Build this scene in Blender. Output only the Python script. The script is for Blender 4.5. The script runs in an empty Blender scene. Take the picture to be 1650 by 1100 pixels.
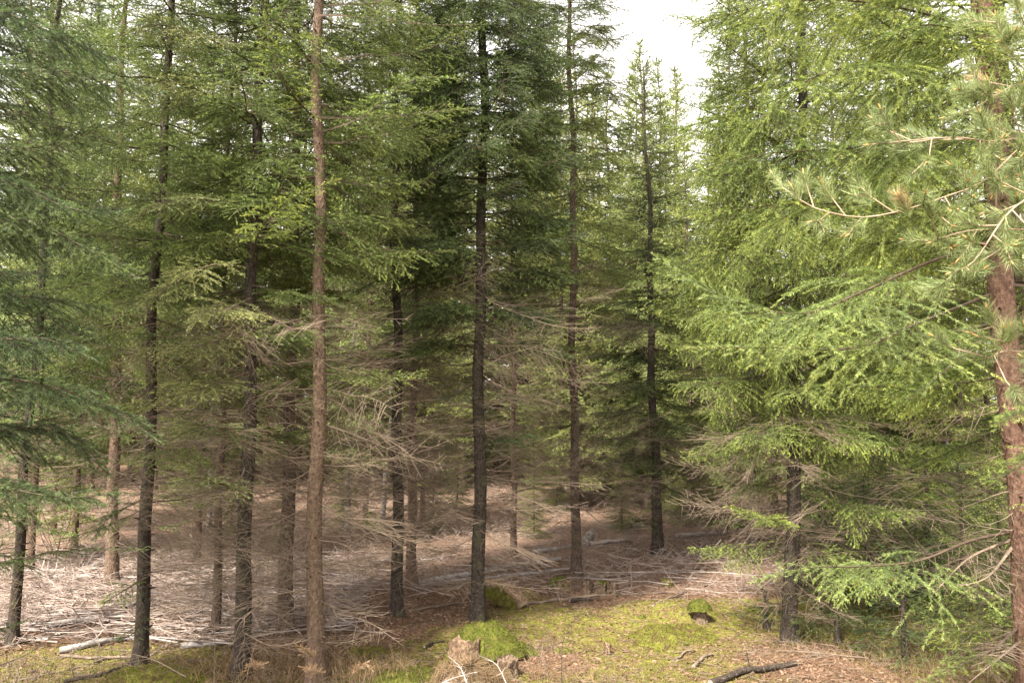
import bpy, math
import numpy as np
from math import radians as R, sin, cos, tan, pi

RNG = np.random.default_rng(7)
scene = bpy.context.scene
C = scene.collection

# ------------------------------------------------------------------ camera
FPX = 1295.0            # focal length in pixels of a 1650 px wide picture
CZ = 2.6
PITCH = math.atan(0.090)
cam_d = bpy.data.cameras.new('camera')
cam = bpy.data.objects.new('camera', cam_d)
C.objects.link(cam)
cam.location = (0, 0, CZ)
cam.rotation_euler = (pi / 2 + PITCH, 0, 0)
cam_d.sensor_width = 36
cam_d.lens = 36 * FPX / 1650
cam_d.clip_end = 600
cam_d.clip_start = 0.05
scene.camera = cam

def ray(px, py):
    a, b = (px - 825) / FPX, (550 - py) / FPX
    return np.array([a, cos(PITCH) - b * sin(PITCH), sin(PITCH) + b * cos(PITCH)])

def P(px, py, Y):
    d = ray(px, py)
    return np.array([0, 0, CZ]) + d * (Y / d[1])

def project(p):
    v = np.asarray(p, float) - np.array([0, 0, CZ])
    f = v[1] * cos(PITCH) + v[2] * sin(PITCH)
    u = -v[1] * sin(PITCH) + v[2] * cos(PITCH)
    return 825 + FPX * v[0] / f, 550 - FPX * u / f

# ------------------------------------------------------------------ noise and ground
def _hash(ix, iy, s):
    n = (ix * 374761393 + iy * 668265263 + s * 974634721) & 0x7fffffff
    n = ((n ^ (n >> 13)) * 1274126177) & 0x7fffffff
    return ((n ^ (n >> 16)) & 0xffff) / 65535.0

def vnoise(x, y, s=0):
    x = np.asarray(x, float); y = np.asarray(y, float)
    ix = np.floor(x).astype(np.int64); iy = np.floor(y).astype(np.int64)
    fx = x - ix; fy = y - iy
    fx = fx * fx * (3 - 2 * fx); fy = fy * fy * (3 - 2 * fy)
    a = _hash(ix, iy, s); b = _hash(ix + 1, iy, s); c = _hash(ix, iy + 1, s); d = _hash(ix + 1, iy + 1, s)
    return (a * (1 - fx) + b * fx) * (1 - fy) + (c * (1 - fx) + d * fx) * fy

def fbm(x, y, s=0, o=4):
    t = 0; w = 0.5
    for k in range(o):
        t = t + w * vnoise(x * 2 ** k, y * 2 ** k, s + k); w *= 0.5
    return t / (1 - 0.5 ** o)

def g0(px, py):
    d = ray(px, py)
    return d * (CZ / -d[2]) + np.array([0, 0, CZ])

MOUNDS = []     # x, y, radius, height
for px, py, r, h in [(235, 1088, .55, .12), (785, 1030, .62, .10), (1095, 1000, .8, .17), (825, 965, .6, .13), (1000, 985, .9, .05),
                     (650, 1000, 1.1, .06), (1290, 1060, .7, .10), (640, 1080, .5, .05), (745, 1098, .5, .08)]:
    q = g0(px, py); MOUNDS.append((q[0], q[1], r, h))

def gz(x, y):
    x = np.asarray(x, float); y = np.asarray(y, float)
    z = (fbm(x * .45, y * .45, 3, 3) - .5) * .16
    for mx, my, r, h in MOUNDS:
        z = z + h * np.exp(-((x - mx) ** 2 + (y - my) ** 2) / (r * r) * 1.6)
    t = np.clip((y - 14) / 6, 0, 1)
    return z + np.minimum(np.maximum(y - 14, 0) * .034, 1.3) * t

def G(px, py):
    """the point of the ground seen at a pixel of the photograph"""
    d = ray(px, py); o = np.array([0, 0, CZ]); z = 0.0
    for _ in range(6):
        p = o + d * ((CZ - z) / -d[2]); z = float(gz(p[0], p[1]))
    return np.array([p[0], p[1], z])

# ------------------------------------------------------------------ materials
def new_mat(name):
    m = bpy.data.materials.new(name); m.use_nodes = True
    nt = m.node_tree; nt.nodes.clear()
    return m, nt, nt.nodes, nt.links

def ramp(nodes, stops, interp='LINEAR'):
    r = nodes.new('ShaderNodeValToRGB'); r.color_ramp.interpolation = interp
    e = r.color_ramp.elements
    while len(e) < len(stops): e.new(0.5)
    for k, (p, c) in enumerate(stops):
        e[k].position = p; e[k].color = (*c, 1)
    return r

def noise(nodes, links, scale, detail=4, rough=.6, vec=None):
    n = nodes.new('ShaderNodeTexNoise'); n.inputs['Scale'].default_value = scale
    n.inputs['Detail'].default_value = detail; n.inputs['Roughness'].default_value = rough
    if vec is not None: links.new(vec, n.inputs['Vector'])
    return n

def mixc(nodes, links, fac, a, b, mode='MIX'):
    m = nodes.new('ShaderNodeMix'); m.data_type = 'RGBA'; m.blend_type = mode
    for sock, v in ((m.inputs[0], fac), (m.inputs[6], a), (m.inputs[7], b)):
        if hasattr(v, 'is_linked'): links.new(v, sock)
        elif isinstance(v, (int, float)): sock.default_value = v
        else: sock.default_value = (*v, 1)
    return m.outputs[2]

def out(nodes, links, sh):
    o = nodes.new('ShaderNodeOutputMaterial'); links.new(sh, o.inputs['Surface'])

def needle_mat(name, old, mid, tip, trans=.34, rough=.45, spec=.3):
    m, nt, N, L = new_mat(name)
    at = N.new('ShaderNodeAttribute'); at.attribute_name = 'age'
    r = ramp(N, [(0, old), (.5, mid), (1, tip)])
    L.new(at.outputs['Fac'], r.inputs['Fac'])
    geo = N.new('ShaderNodeNewGeometry')
    n = noise(N, L, 1.3, 3, .6, geo.outputs['Position'])
    rr = ramp(N, [(.3, (.62, .66, .7)), (.7, (1.35, 1.3, 1.2))]); L.new(n.outputs['Fac'], rr.inputs['Fac'])
    c = mixc(N, L, 1.0, r.outputs['Color'], rr.outputs['Color'], 'MULTIPLY')
    oi = N.new('ShaderNodeObjectInfo')
    rv = ramp(N, [(0, (.86, .93, 1.0)), (1, (1.14, 1.06, .95))]); L.new(oi.outputs['Random'], rv.inputs['Fac'])
    c = mixc(N, L, 1.0, c, rv.outputs['Color'], 'MULTIPLY')
    b = N.new('ShaderNodeBsdfPrincipled'); L.new(c, b.inputs['Base Color'])
    b.inputs['Roughness'].default_value = rough; b.inputs['Specular IOR Level'].default_value = spec
    t = N.new('ShaderNodeBsdfTranslucent'); L.new(c, t.inputs['Color'])
    mx = N.new('ShaderNodeMixShader'); mx.inputs[0].default_value = trans
    L.new(b.outputs[0], mx.inputs[1]); L.new(t.outputs[0], mx.inputs[2])
    out(N, L, mx.outputs[0]); return m

def bark_mat(name, dark, mid, light, moss=.35, scale=1.0):
    m, nt, N, L = new_mat(name)
    tc = N.new('ShaderNodeTexCoord'); mp = N.new('ShaderNodeMapping')
    mp.inputs['Scale'].default_value = (1, 1, .55); L.new(tc.outputs['Object'], mp.inputs['Vector'])
    n1 = noise(N, L, 34 * scale, 6, .68, mp.outputs[0])
    v = N.new('ShaderNodeTexVoronoi'); v.inputs['Scale'].default_value = 46 * scale; L.new(mp.outputs[0], v.inputs['Vector'])
    n2 = noise(N, L, 5, 3, .6, tc.outputs['Object'])
    r = ramp(N, [(.3, dark), (.52, mid), (.74, light)]); L.new(n1.outputs['Fac'], r.inputs['Fac'])
    rv = ramp(N, [(0, (.72, .72, .72)), (.45, (1.1, 1.1, 1.1))]); L.new(v.outputs['Distance'], rv.inputs['Fac'])
    c = mixc(N, L, 1.0, r.outputs['Color'], rv.outputs['Color'], 'MULTIPLY')
    fm = ramp(N, [(.52, (0, 0, 0)), (.72, (moss, moss, moss))]); L.new(n2.outputs['Fac'], fm.inputs['Fac'])
    c = mixc(N, L, fm.outputs['Color'], c, (.085, .095, .04))
    n3 = noise(N, L, 90, 2, .5, tc.outputs['Object'])
    fl = ramp(N, [(.66, (0, 0, 0)), (.72, (.6, .6, .6))]); L.new(n3.outputs['Fac'], fl.inputs['Fac'])
    c = mixc(N, L, fl.outputs['Color'], c, (.30, .27, .22))
    b = N.new('ShaderNodeBsdfPrincipled'); L.new(c, b.inputs['Base Color']); b.inputs['Roughness'].default_value = .85
    b.inputs['Specular IOR Level'].default_value = .2
    add = N.new('ShaderNodeMath'); add.operation = 'ADD'; L.new(n1.outputs['Fac'], add.inputs[0]); L.new(v.outputs['Distance'], add.inputs[1])
    bp = N.new('ShaderNodeBump'); bp.inputs['Strength'].default_value = .8; bp.inputs['Distance'].default_value = .012
    L.new(add.outputs[0], bp.inputs['Height']); L.new(bp.outputs[0], b.inputs['Normal'])
    out(N, L, b.outputs[0]); return m

def plain_mat(name, a, b_, scale=8, rough=.8, spec=.25, trans=0, var=True):
    m, nt, N, L = new_mat(name)
    geo = N.new('ShaderNodeNewGeometry')
    n = noise(N, L, scale, 5, .65, geo.outputs['Position'])
    r = ramp(N, [(.32, a), (.68, b_)]); L.new(n.outputs['Fac'], r.inputs['Fac']); c = r.outputs['Color']
    b = N.new('ShaderNodeBsdfPrincipled'); L.new(c, b.inputs['Base Color']); b.inputs['Roughness'].default_value = rough
    b.inputs['Specular IOR Level'].default_value = spec
    sh = b.outputs[0]
    if trans:
        t = N.new('ShaderNodeBsdfTranslucent'); L.new(c, t.inputs['Color'])
        mx = N.new('ShaderNodeMixShader'); mx.inputs[0].default_value = trans
        L.new(sh, mx.inputs[1]); L.new(t.outputs[0], mx.inputs[2]); sh = mx.outputs[0]
    out(N, L, sh); return m

def moss_mat(name, a, b_, scale, brown=.62):
    m, nt, N, L = new_mat(name); geo = N.new('ShaderNodeNewGeometry')
    n = noise(N, L, scale, 6, .7, geo.outputs['Position']); r = ramp(N, [(.3, a), (.7, b_)]); L.new(n.outputs['Fac'], r.inputs['Fac'])
    n2 = noise(N, L, scale * 1.7, 6, .75, geo.outputs['Position']); r2 = ramp(N, [(brown - .1, (0, 0, 0)), (brown + .05, (1, 1, 1))]); L.new(n2.outputs['Fac'], r2.inputs['Fac'])
    c = mixc(N, L, r2.outputs['Color'], r.outputs['Color'], (.105, .068, .036))
    b = N.new('ShaderNodeBsdfPrincipled'); L.new(c, b.inputs['Base Color']); b.inputs['Roughness'].default_value = .9; b.inputs['Specular IOR Level'].default_value = .1
    t = N.new('ShaderNodeBsdfTranslucent'); L.new(c, t.inputs['Color']); mx = N.new('ShaderNodeMixShader'); mx.inputs[0].default_value = .25
    L.new(b.outputs[0], mx.inputs[1]); L.new(t.outputs[0], mx.inputs[2]); out(N, L, mx.outputs[0]); return m

def birch_mat(name):
    m, nt, N, L = new_mat(name)
    tc = N.new('ShaderNodeTexCoord'); mp = N.new('ShaderNodeMapping'); mp.inputs['Scale'].default_value = (3, 3, 9)
    L.new(tc.outputs['Object'], mp.inputs['Vector'])
    n = noise(N, L, 2.2, 5, .7, mp.outputs[0])
    r = ramp(N, [(.36, (.05, .045, .04)), (.48, (.20, .18, .165)), (.7, (.42, .385, .36))]); L.new(n.outputs['Fac'], r.inputs['Fac'])
    b = N.new('ShaderNodeBsdfPrincipled'); L.new(r.outputs['Color'], b.inputs['Base Color']); b.inputs['Roughness'].default_value = .6
    out(N, L, b.outputs[0]); return m

M = {
    'right_needle': needle_mat('bright_spruce_needles', (.064, .098, .023), (.132, .192, .046), (.30, .36, .085)),
    'left_needle': needle_mat('shade_darkened_blue_green_needles', (.024, .044, .016), (.044, .074, .026), (.15, .20, .08), spec=.18),  # blue green, darkened so the colour carries the shade on the left boughs
    'mid_needle': needle_mat('yellow_green_spruce_needles', (.066, .098, .026), (.120, .168, .045), (.23, .29, .075)),
    'dark_needle': needle_mat('shade_dark_spruce_needles', (.034, .054, .018), (.060, .094, .030), (.13, .18, .05)),  # shade of the backlit crown and understory put into the needle colour
    'pale_needle': needle_mat('pale_yellow_green_spruce_needles', (.095, .115, .036), (.175, .205, .070), (.32, .35, .14), spec=.4),
    'fresh_needle': needle_mat('sunlit_tone_spruce_needles', (.085, .125, .034), (.175, .240, .066), (.36, .42, .13), spec=.4),  # lighter copy: direct sun on the front boughs painted into the colour
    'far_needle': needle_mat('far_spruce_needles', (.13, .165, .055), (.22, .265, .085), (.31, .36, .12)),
    'pine_needle': needle_mat('pine_needles', (.10, .13, .05), (.17, .215, .088), (.29, .34, .16), trans=.25),
    'bark': bark_mat('spruce_bark', (.028, .019, .014), (.068, .047, .034), (.125, .092, .07)),
    'red_bark': bark_mat('reddish_spruce_bark', (.042, .027, .018), (.096, .063, .043), (.16, .114, .083), .25),
    'rust_bark': bark_mat('rust_brown_spruce_bark', (.036, .019, .013), (.085, .047, .032), (.145, .09, .064), .22),
    'dark_bark': bark_mat('dark_backlit_spruce_bark', (.013, .010, .008), (.032, .024, .018), (.066, .050, .039), .4),  # dark bark, darkened further to stand for backlit, shaded trunks
    'birch_bark': birch_mat('birch_bark'),
    'twig': plain_mat('live_twig_wood', (.035, .024, .016), (.085, .058, .038), 12),
    'dead_twig': plain_mat('dead_twig_wood', (.080, .056, .039), (.19, .145, .105), 9),
    'pine_twig': plain_mat('pine_twig_wood', (.20, .135, .085), (.32, .235, .16), 14, .6, .4),
    'bud': plain_mat('orange_buds', (.45, .22, .08), (.55, .30, .12), 20),
    'bleached': plain_mat('bleached_dead_wood', (.15, .12, .10), (.36, .315, .295), 7),
    'slash': plain_mat('grey_brown_brushwood', (.12, .085, .066), (.30, .24, .205), 5),
    'rot': bark_mat('rotten_stump_wood', (.06, .037, .022), (.14, .09, .056), (.25, .18, .12), .3),
    'moss': moss_mat('moss_green', (.075, .085, .014), (.19, .187, .038), 7, .56),
    'bright_moss': moss_mat('bright_stump_moss', (.040, .050, .009), (.128, .138, .025), 11, .62),
    'old_stump': bark_mat('old_stump_wood', (.045, .030, .020), (.105, .070, .046), (.19, .135, .098), .5),
    'straw': plain_mat('dry_grass', (.13, .085, .043), (.30, .21, .12), 6, .8, .2, .2),
    'old_grass': plain_mat('old_drooping_grass', (.075, .048, .026), (.21, .145, .08), 9, .85, .2, .15),
    'litter': plain_mat('needle_litter', (.095, .054, .032), (.22, .14, .095), 11),
    'leaf': plain_mat('young_birch_leaves', (.20, .27, .04), (.30, .36, .07), 4, .5, .3, .4),
    'brown_needle': plain_mat('browned_needles', (.30, .19, .10), (.46, .33, .20), 8, .7, .2, .2),
}

# ground
def ground_mat():
    m, nt, N, L = new_mat('forest_floor')
    a1 = N.new('ShaderNodeAttribute'); a1.attribute_name = 'moss'
    a2 = N.new('ShaderNodeAttribute'); a2.attribute_name = 'slash'
    geo = N.new('ShaderNodeNewGeometry'); pos = geo.outputs['Position']
    nf = noise(N, L, 26, 6, .7, pos); nm = noise(N, L, 3.2, 5, .65, pos); nb = noise(N, L, 75, 3, .6, pos)
    litter = ramp(N, [(.3, (.055, .031, .019)), (.5, (.125, .074, .045)), (.7, (.24, .155, .105))]); L.new(nf.outputs['Fac'], litter.inputs['Fac'])
    moss = ramp(N, [(.3, (.060, .062, .013)), (.5, (.145, .142, .028)), (.72, (.27, .245, .065))]); L.new(nf.outputs['Fac'], moss.inputs['Fac'])
    sl = ramp(N, [(.32, (.075, .045, .03)), (.55, (.19, .125, .09)), (.72, (.34, .25, .20))]); L.new(nf.outputs['Fac'], sl.inputs['Fac'])
    def edge(attr):
        s = N.new('ShaderNodeMath'); s.operation = 'MULTIPLY_ADD'; L.new(nm.outputs['Fac'], s.inputs[0])
        s.inputs[1].default_value = .9; L.new(attr.outputs['Fac'], s.inputs[2])
        r = ramp(N, [(.78, (0, 0, 0)), (1.0, (1, 1, 1))]); L.new(s.outputs[0], r.inputs['Fac']); return r.outputs['Color']
    c = mixc(N, L, edge(a2), litter.outputs['Color'], sl.outputs['Color'])
    np_ = noise(N, L, 7.5, 5, .7, pos); pr_ = ramp(N, [(.45, (0, 0, 0)), (.62, (.85, .85, .85))]); L.new(np_.outputs['Fac'], pr_.inputs['Fac'])
    mc = mixc(N, L, pr_.outputs['Color'], moss.outputs['Color'], litter.outputs['Color'])
    c = mixc(N, L, edge(a1), c, mc)
    b = N.new('ShaderNodeBsdfPrincipled'); L.new(c, b.inputs['Base Color']); b.inputs['Roughness'].default_value = .95
    b.inputs['Specular IOR Level'].default_value = .1
    bp = N.new('ShaderNodeBump'); bp.inputs['Strength'].default_value = .9; bp.inputs['Distance'].default_value = .03
    ad = N.new('ShaderNodeMath'); ad.operation = 'ADD'; L.new(nf.outputs['Fac'], ad.inputs[0]); L.new(nb.outputs['Fac'], ad.inputs[1])
    L.new(ad.outputs[0], bp.inputs['Height']); L.new(bp.outputs[0], b.inputs['Normal'])
    out(N, L, b.outputs[0]); return m

# ------------------------------------------------------------------ mesh building
def mesh(name, parts, mats):
    """parts: list of (verts Nx3, faces MxK, material index, age N or None, smooth)"""
    vs, ls, tot, mi, ag, sm = [], [], [], [], [], []
    off = 0
    for v, f, k, a, s in parts:
        if len(f) == 0: continue
        v = np.asarray(v, np.float32); f = np.asarray(f, np.int32)
        vs.append(v); ls.append((f + off).ravel()); tot.append(np.full(len(f), f.shape[1], np.int32))
        mi.append(np.full(len(f), k, np.int32)); sm.append(np.full(len(f), bool(s)))
        ag.append(np.zeros(len(v), np.float32) if a is None else np.asarray(a, np.float32)); off += len(v)
    me = bpy.data.meshes.new(name)
    v = np.concatenate(vs); l = np.concatenate(ls); t = np.concatenate(tot)
    me.vertices.add(len(v)); me.vertices.foreach_set('co', v.ravel())
    me.loops.add(len(l)); me.loops.foreach_set('vertex_index', l)
    me.polygons.add(len(t)); st = np.concatenate([[0], np.cumsum(t)[:-1]]).astype(np.int32)
    me.polygons.foreach_set('loop_start', st); me.polygons.foreach_set('loop_total', t)
    me.polygons.foreach_set('material_index', np.concatenate(mi)); me.polygons.foreach_set('use_smooth', np.concatenate(sm))
    at = me.attributes.new('age', 'FLOAT', 'POINT'); at.data.foreach_set('value', np.concatenate(ag))
    for m in mats: me.materials.append(m)
    me.update(calc_edges=True)
    return me

def obj(name, me, parent=None, loc=(0, 0, 0)):
    o = bpy.data.objects.new(name, me); C.objects.link(o); o.location = tuple(loc)
    if parent is not None: o.parent = parent
    return o

def tag(o, label=None, cat=None, group=None, kind=None):
    if label: o['label'] = label
    if cat: o['category'] = cat
    if group: o['group'] = group
    if kind: o['kind'] = kind
    return o

def thing(name, label, cat, loc, group=None):
    return tag(obj(name, None, None, loc), label, cat, group)

def norm(v): return v / np.maximum(np.linalg.norm(v, axis=-1, keepdims=True), 1e-9)

def frames(T):
    up = np.where(np.abs(T[:, 2:3]) > .95, np.array([[1., 0, 0]]), np.array([[0, 0, 1.]]))
    A = norm(np.cross(up, T)); return A, np.cross(T, A)

def prisms(P0, P1, R0, R1, sides=3):
    n = len(P0)
    if n == 0: return np.zeros((0, 3)), np.zeros((0, 4), int)
    A, B = frames(norm(P1 - P0))
    ang = np.arange(sides) * 2 * pi / sides
    ring = A[:, None, :] * np.cos(ang)[None, :, None] + B[:, None, :] * np.sin(ang)[None, :, None]
    v = np.concatenate([P0[:, None] + ring * R0[:, None, None], P1[:, None] + ring * R1[:, None, None]], 1).reshape(-1, 3)
    i = np.arange(sides); j = (i + 1) % sides
    q = np.stack([i, j, j + sides, i + sides], 1)
    f = (q[None] + (np.arange(n) * 2 * sides)[:, None, None]).reshape(-1, 4)
    return v, f

def tube(pts, rad, sides=12, bump=0.0, rng=RNG, cap=True):
    pts = np.asarray(pts, float); rad = np.asarray(rad, float); n = len(pts)
    T = norm(np.gradient(pts, axis=0)); A, B = frames(T)
    for k in range(1, n):     # keep the frame from twisting
        a = A[k - 1] - T[k] * np.dot(A[k - 1], T[k]); a /= np.linalg.norm(a); A[k] = a; B[k] = np.cross(T[k], a)
    ang = np.arange(sides) * 2 * pi / sides
    rr = rad[:, None] * (1 + bump * (rng.random((n, sides)) - .5))
    v = (pts[:, None] + (A[:, None] * np.cos(ang)[None, :, None] + B[:, None] * np.sin(ang)[None, :, None]) * rr[..., None]).reshape(-1, 3)
    i = np.arange(sides); j = (i + 1) % sides
    q = np.stack([i, j, j + sides, i + sides], 1)
    f = (q[None] + (np.arange(n - 1) * sides)[:, None, None]).reshape(-1, 4)
    if cap:
        c0 = len(v); v = np.concatenate([v, pts[:1], pts[-1:]])
        f = np.concatenate([f, np.stack([j, i, np.full(sides, c0), np.full(sides, c0)], 1)[:, [0, 1, 2, 2]],
                            np.stack([i + (n - 1) * sides, j + (n - 1) * sides, np.full(sides, c0 + 1), np.full(sides, c0 + 1)], 1)])
        quads = f[:-2 * sides]; tris = f[-2 * sides:, :3]
        return v, quads, tris
    return v, f, np.zeros((0, 3), int)

def resample(pts, n):
    pts = np.asarray(pts, float)
    # Catmull-Rom through the points
    p = np.concatenate([[2 * pts[0] - pts[1]], pts, [2 * pts[-1] - pts[-2]]])
    o = []
    for k in range(len(pts) - 1):
        t = np.linspace(0, 1, 24, endpoint=False)[:, None]
        a, b, c, d = p[k], p[k + 1], p[k + 2], p[k + 3]
        o.append(.5 * (2 * b + (c - a) * t + (2 * a - 5 * b + 4 * c - d) * t ** 2 + (3 * b - a - 3 * c + d) * t ** 3))
    o = np.concatenate(o + [pts[-1:]])
    s = np.concatenate([[0], np.cumsum(np.linalg.norm(np.diff(o, axis=0), axis=1))])
    q = np.linspace(0, s[-1], n)
    return np.stack([np.interp(q, s, o[:, k]) for k in range(3)], 1), s[-1]

# ------------------------------------------------------------------ spruce branches
class Branch:
    """wood segments and needle-bearing shoot segments of one branch"""
    def __init__(s): s.w = []; s.sh = []        # (p0,p1,r0,r1), (p0,p1,age0,age1)
    def done(s):
        s.W0 = np.array([a[0] for a in s.w]).reshape(-1, 3); s.W1 = np.array([a[1] for a in s.w]).reshape(-1, 3)
        s.WR0 = np.array([a[2] for a in s.w]); s.WR1 = np.array([a[3] for a in s.w])
        s.S0 = np.array([a[0] for a in s.sh]).reshape(-1, 3); s.S1 = np.array([a[1] for a in s.sh]).reshape(-1, 3)
        s.SA0 = np.array([a[2] for a in s.sh]); s.SA1 = np.array([a[3] for a in s.sh])
        return s

def make_branch(axis, rng, latmax=.35, bare=.25, droop=.35, step=.05, dead=False, r0=.011, tert=True, dead_to=0.0, hang=0.0, tstep=.048, thin=1.0, tl_k=1.0):
    """axis: polyline in space. live part carries needles beyond `bare`; dead => twigs only"""
    n = max(8, int(np.linalg.norm(np.diff(np.asarray(axis), axis=0), axis=1).sum() / step))
    pts, L = resample(axis, n)
    b = Branch(); Z = np.array([0, 0, 1.])
    T = norm(np.gradient(pts, axis=0))
    for k in range(n - 1):
        s = k / (n - 1); s1 = (k + 1) / (n - 1)
        b.w.append((pts[k], pts[k + 1], r0 * (1 - .86 * s), r0 * (1 - .86 * s1)))
        if not dead and s > max(bare, dead_to) + .02: b.sh.append((pts[k], pts[k + 1], .3 + .7 * max(0, (s - .75) / .25), .3 + .7 * max(0, (s1 - .75) / .25)))
    for k in range(1, n - 1):
        s = k / (n - 1)
        if s < (bare * .5 if dead_to > 0 or dead else bare): continue
        isdead = dead or s < dead_to
        if not isdead and rng.random() < .55:      # short shoots on top of the branch
            d = norm(T[k] * .8 + np.array([rng.normal(0, .4), rng.normal(0, .4), .55])); e = pts[k] + d * rng.uniform(.03, .08)
            b.sh.append((pts[k], e, .5, 1.0))
        prof = min(1, (1 - s) * 1.55 + .10) * min(1, .35 + (s - bare * .5) * 2.6)
        for sd in (-1, 1):
            if rng.random() < (.38 if isdead else .10): continue
            side = norm(np.cross(T[k], Z)) * sd
            dz = rng.normal(.0, .24) - hang * .35 * rng.random()
            al = R(rng.uniform(42, 68))
            d = norm(T[k] * cos(al) + side * sin(al) + Z * dz)
            ll = latmax * prof * rng.uniform(.6, 1.15)
            if ll < .025: continue
            m = max(3, int(ll / .055) + 1)
            q = [pts[k]]; dd = d.copy(); st = ll / (m - 1)
            for j in range(m - 1):
                dd = norm(dd + np.array([0, 0, -(droop * 1.2 + hang * 5 * j / m) * st]) + rng.normal(0, .05, 3) + T[k] * .05)
                q.append(q[-1] + dd * st)
            rl = (.0026 if not isdead else .0023) * thin
            for j in range(m - 1):
                u = j / (m - 1); u1 = (j + 1) / (m - 1)
                b.w.append((q[j], q[j + 1], rl * (1 - .6 * u), rl * (1 - .6 * u1)))
                if not isdead and (u > .06 or ll < .3):
                    b.sh.append((q[j], q[j + 1], .15 + .6 * u, .15 + .6 * u1 + (.25 if j == m - 2 else 0)))
            if not tert: continue
            nt_ = int(ll / (tstep if not isdead else tstep * 1.25)); sg = 1
            for j in range(1, nt_):
                u = j / nt_; ii = min(m - 2, int(u * (m - 1))); fr = u * (m - 1) - ii
                base = q[ii] * (1 - fr) + q[ii + 1] * fr; tv = norm(q[ii + 1] - q[ii])
                sg = -sg
                if rng.random() < (.3 if isdead else .06): continue
                sv = norm(np.cross(tv, Z) + 1e-4) * sg
                tl = min(.19 * tl_k, (ll * (1 - u)) * .55 * tl_k ** .5 + .032 * tl_k) * rng.uniform(.6, 1.2)
                d2 = norm(tv * cos(.85) + sv * sin(.85) + Z * (rng.normal(0, .15) - hang * .5 * u))
                e1 = base + d2 * tl * .5; e2 = e1 + norm(d2 + Z * (-droop * .35) + tv * .12) * tl * .5
                rt = .0014 * thin if isdead else .0013 * thin
                b.w.append((base, e1, rt, rt * .8)); b.w.append((e1, e2, rt * .8, rt * .4))
                if not isdead:
                    b.sh.append((base, e1, .35, .55)); b.sh.append((e1, e2, .55, 1.0))
    return b.done()

LOD = {  # needle spacing along a shoot, length, width, wood sides
    'near': (.0016, .020, .0027, 4), 'mid': (.0043, .021, .0057, 3), 'far': (.0185, .040, .021, 3), 'mid2': (.0066, .024, .0082, 3), 'vfar': (.07, .11, .075, 3)}

def needles(S0, S1, A0, A1, rng, lod, nlen=1.0, up=.25):
    sp, ln, wd, _ = LOD[lod]; ln = ln * nlen
    L = np.linalg.norm(S1 - S0, axis=1); cnt = np.maximum(1, rng.poisson(L / sp))
    idx = np.repeat(np.arange(len(S0)), cnt); t = rng.random(len(idx))
    c = S0[idx] * (1 - t)[:, None] + S1[idx] * t[:, None]; a = A0[idx] * (1 - t) + A1[idx] * t
    T = norm(S1 - S0); A, B = frames(T); T, A, B = T[idx], A[idx], B[idx]
    th = rng.random(len(idx)) * 2 * pi
    rad = A * np.cos(th)[:, None] * 1.15 + B * np.sin(th)[:, None]; rad[:, 2] += up; rad = norm(rad)
    ph = rng.uniform(.42, .88, len(idx))
    d = T * np.cos(ph)[:, None] + rad * np.sin(ph)[:, None]
    wv = norm(np.cross(d, rng.normal(0, 1, (len(idx), 3)) + rad * .3)) * wd * .5
    ll = ln * rng.uniform(.7, 1.15, len(idx))
    v = np.stack([c - wv, c + wv, c + d * ll[:, None]], 1).reshape(-1, 3)
    age = np.clip(np.repeat(a + rng.normal(0, .09, len(idx)) + rng.normal(0, .13, len(S0))[idx], 3), 0, 1)
    return v, np.arange(len(idx) * 3).reshape(-1, 3), age

def branch_parts(b, rng, lod, nlen=1.0, wood=True):
    ps = []
    if len(b.S0): v, f, a = needles(b.S0, b.S1, b.SA0, b.SA1, rng, lod, nlen); ps.append((v, f, 0, a, False))
    if wood: v, f = prisms(b.W0, b.W1, b.WR0, b.WR1, LOD[lod][3]); ps.append((v, f, 1, None, False))
    return ps

# library of branches along +X, length 1..2 m
def axis_curve(L, sag, tip, yaw, rng):
    s = np.linspace(0, 1, 7)
    return np.stack([L * s, yaw * L * s * s + rng.normal(0, .012, 7) * L, L * (-sag * s + (sag + tip) * s ** 2 * .75) + rng.normal(0, .008, 7) * L], 1)

LIB = {}
def lib(kind):
    if kind in LIB: return LIB[kind]
    rng = np.random.default_rng(hash_str(kind)); out_ = []
    for L in (.45, .8, 1.2, 1.6, 2.0):
        for v in range((6 if kind == 'dead' else 3) if L > .5 else 2):
            ax = axis_curve(L, rng.uniform(.05, .3), rng.uniform(-.05, .22), rng.uniform(-.15, .15), rng)
            if kind == 'spruce': b = make_branch(ax, rng, .36 * L, .14, .40, hang=.34, tstep=.058, tl_k=1.35, r0=.005 + .004 * L)
            elif kind == 'spruce_thick': b = make_branch(ax, rng, .38 * L, .12, .5, hang=.48, step=.055, tstep=.072, tl_k=1.75, r0=.005 + .004 * L)
            elif kind == 'spruce_curtain': b = make_branch(ax, rng, .42 * L, .10, .6, hang=.95, step=.05, tstep=.072, tl_k=1.75, r0=.005 + .004 * L)
            elif kind == 'spruce_droop': b = make_branch(ax, rng, .34 * L, .20, .55, hang=.45, step=.055, tstep=.065, tl_k=1.5, r0=.005 + .004 * L)
            elif kind == 'spruce_sparse': b = make_branch(ax, rng, .30 * L, .40, .35, hang=.12, step=.06, r0=.005 + .004 * L, dead_to=.5)
            elif kind == 'dead': b = make_branch(ax, rng, .42 * L, .12, .25, dead=True, step=.052, r0=.0028 + .0024 * L)
            elif kind == 'dead_far': b = make_branch(ax, rng, .36 * L, .15, .25, dead=True, step=.11, r0=.007 + .004 * L, tstep=.09, thin=1.7)
            elif kind == 'far': b = make_branch(ax, rng, .34 * L, .12, .4, step=.075, hang=.15, r0=.007 + .004 * L, tstep=.07, thin=1.6)
            out_.append((L, b))
    LIB[kind] = out_; return out_

def hash_str(s):
    h = 7
    for ch in s: h = (h * 131 + ord(ch)) % 1000003
    return h

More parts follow.
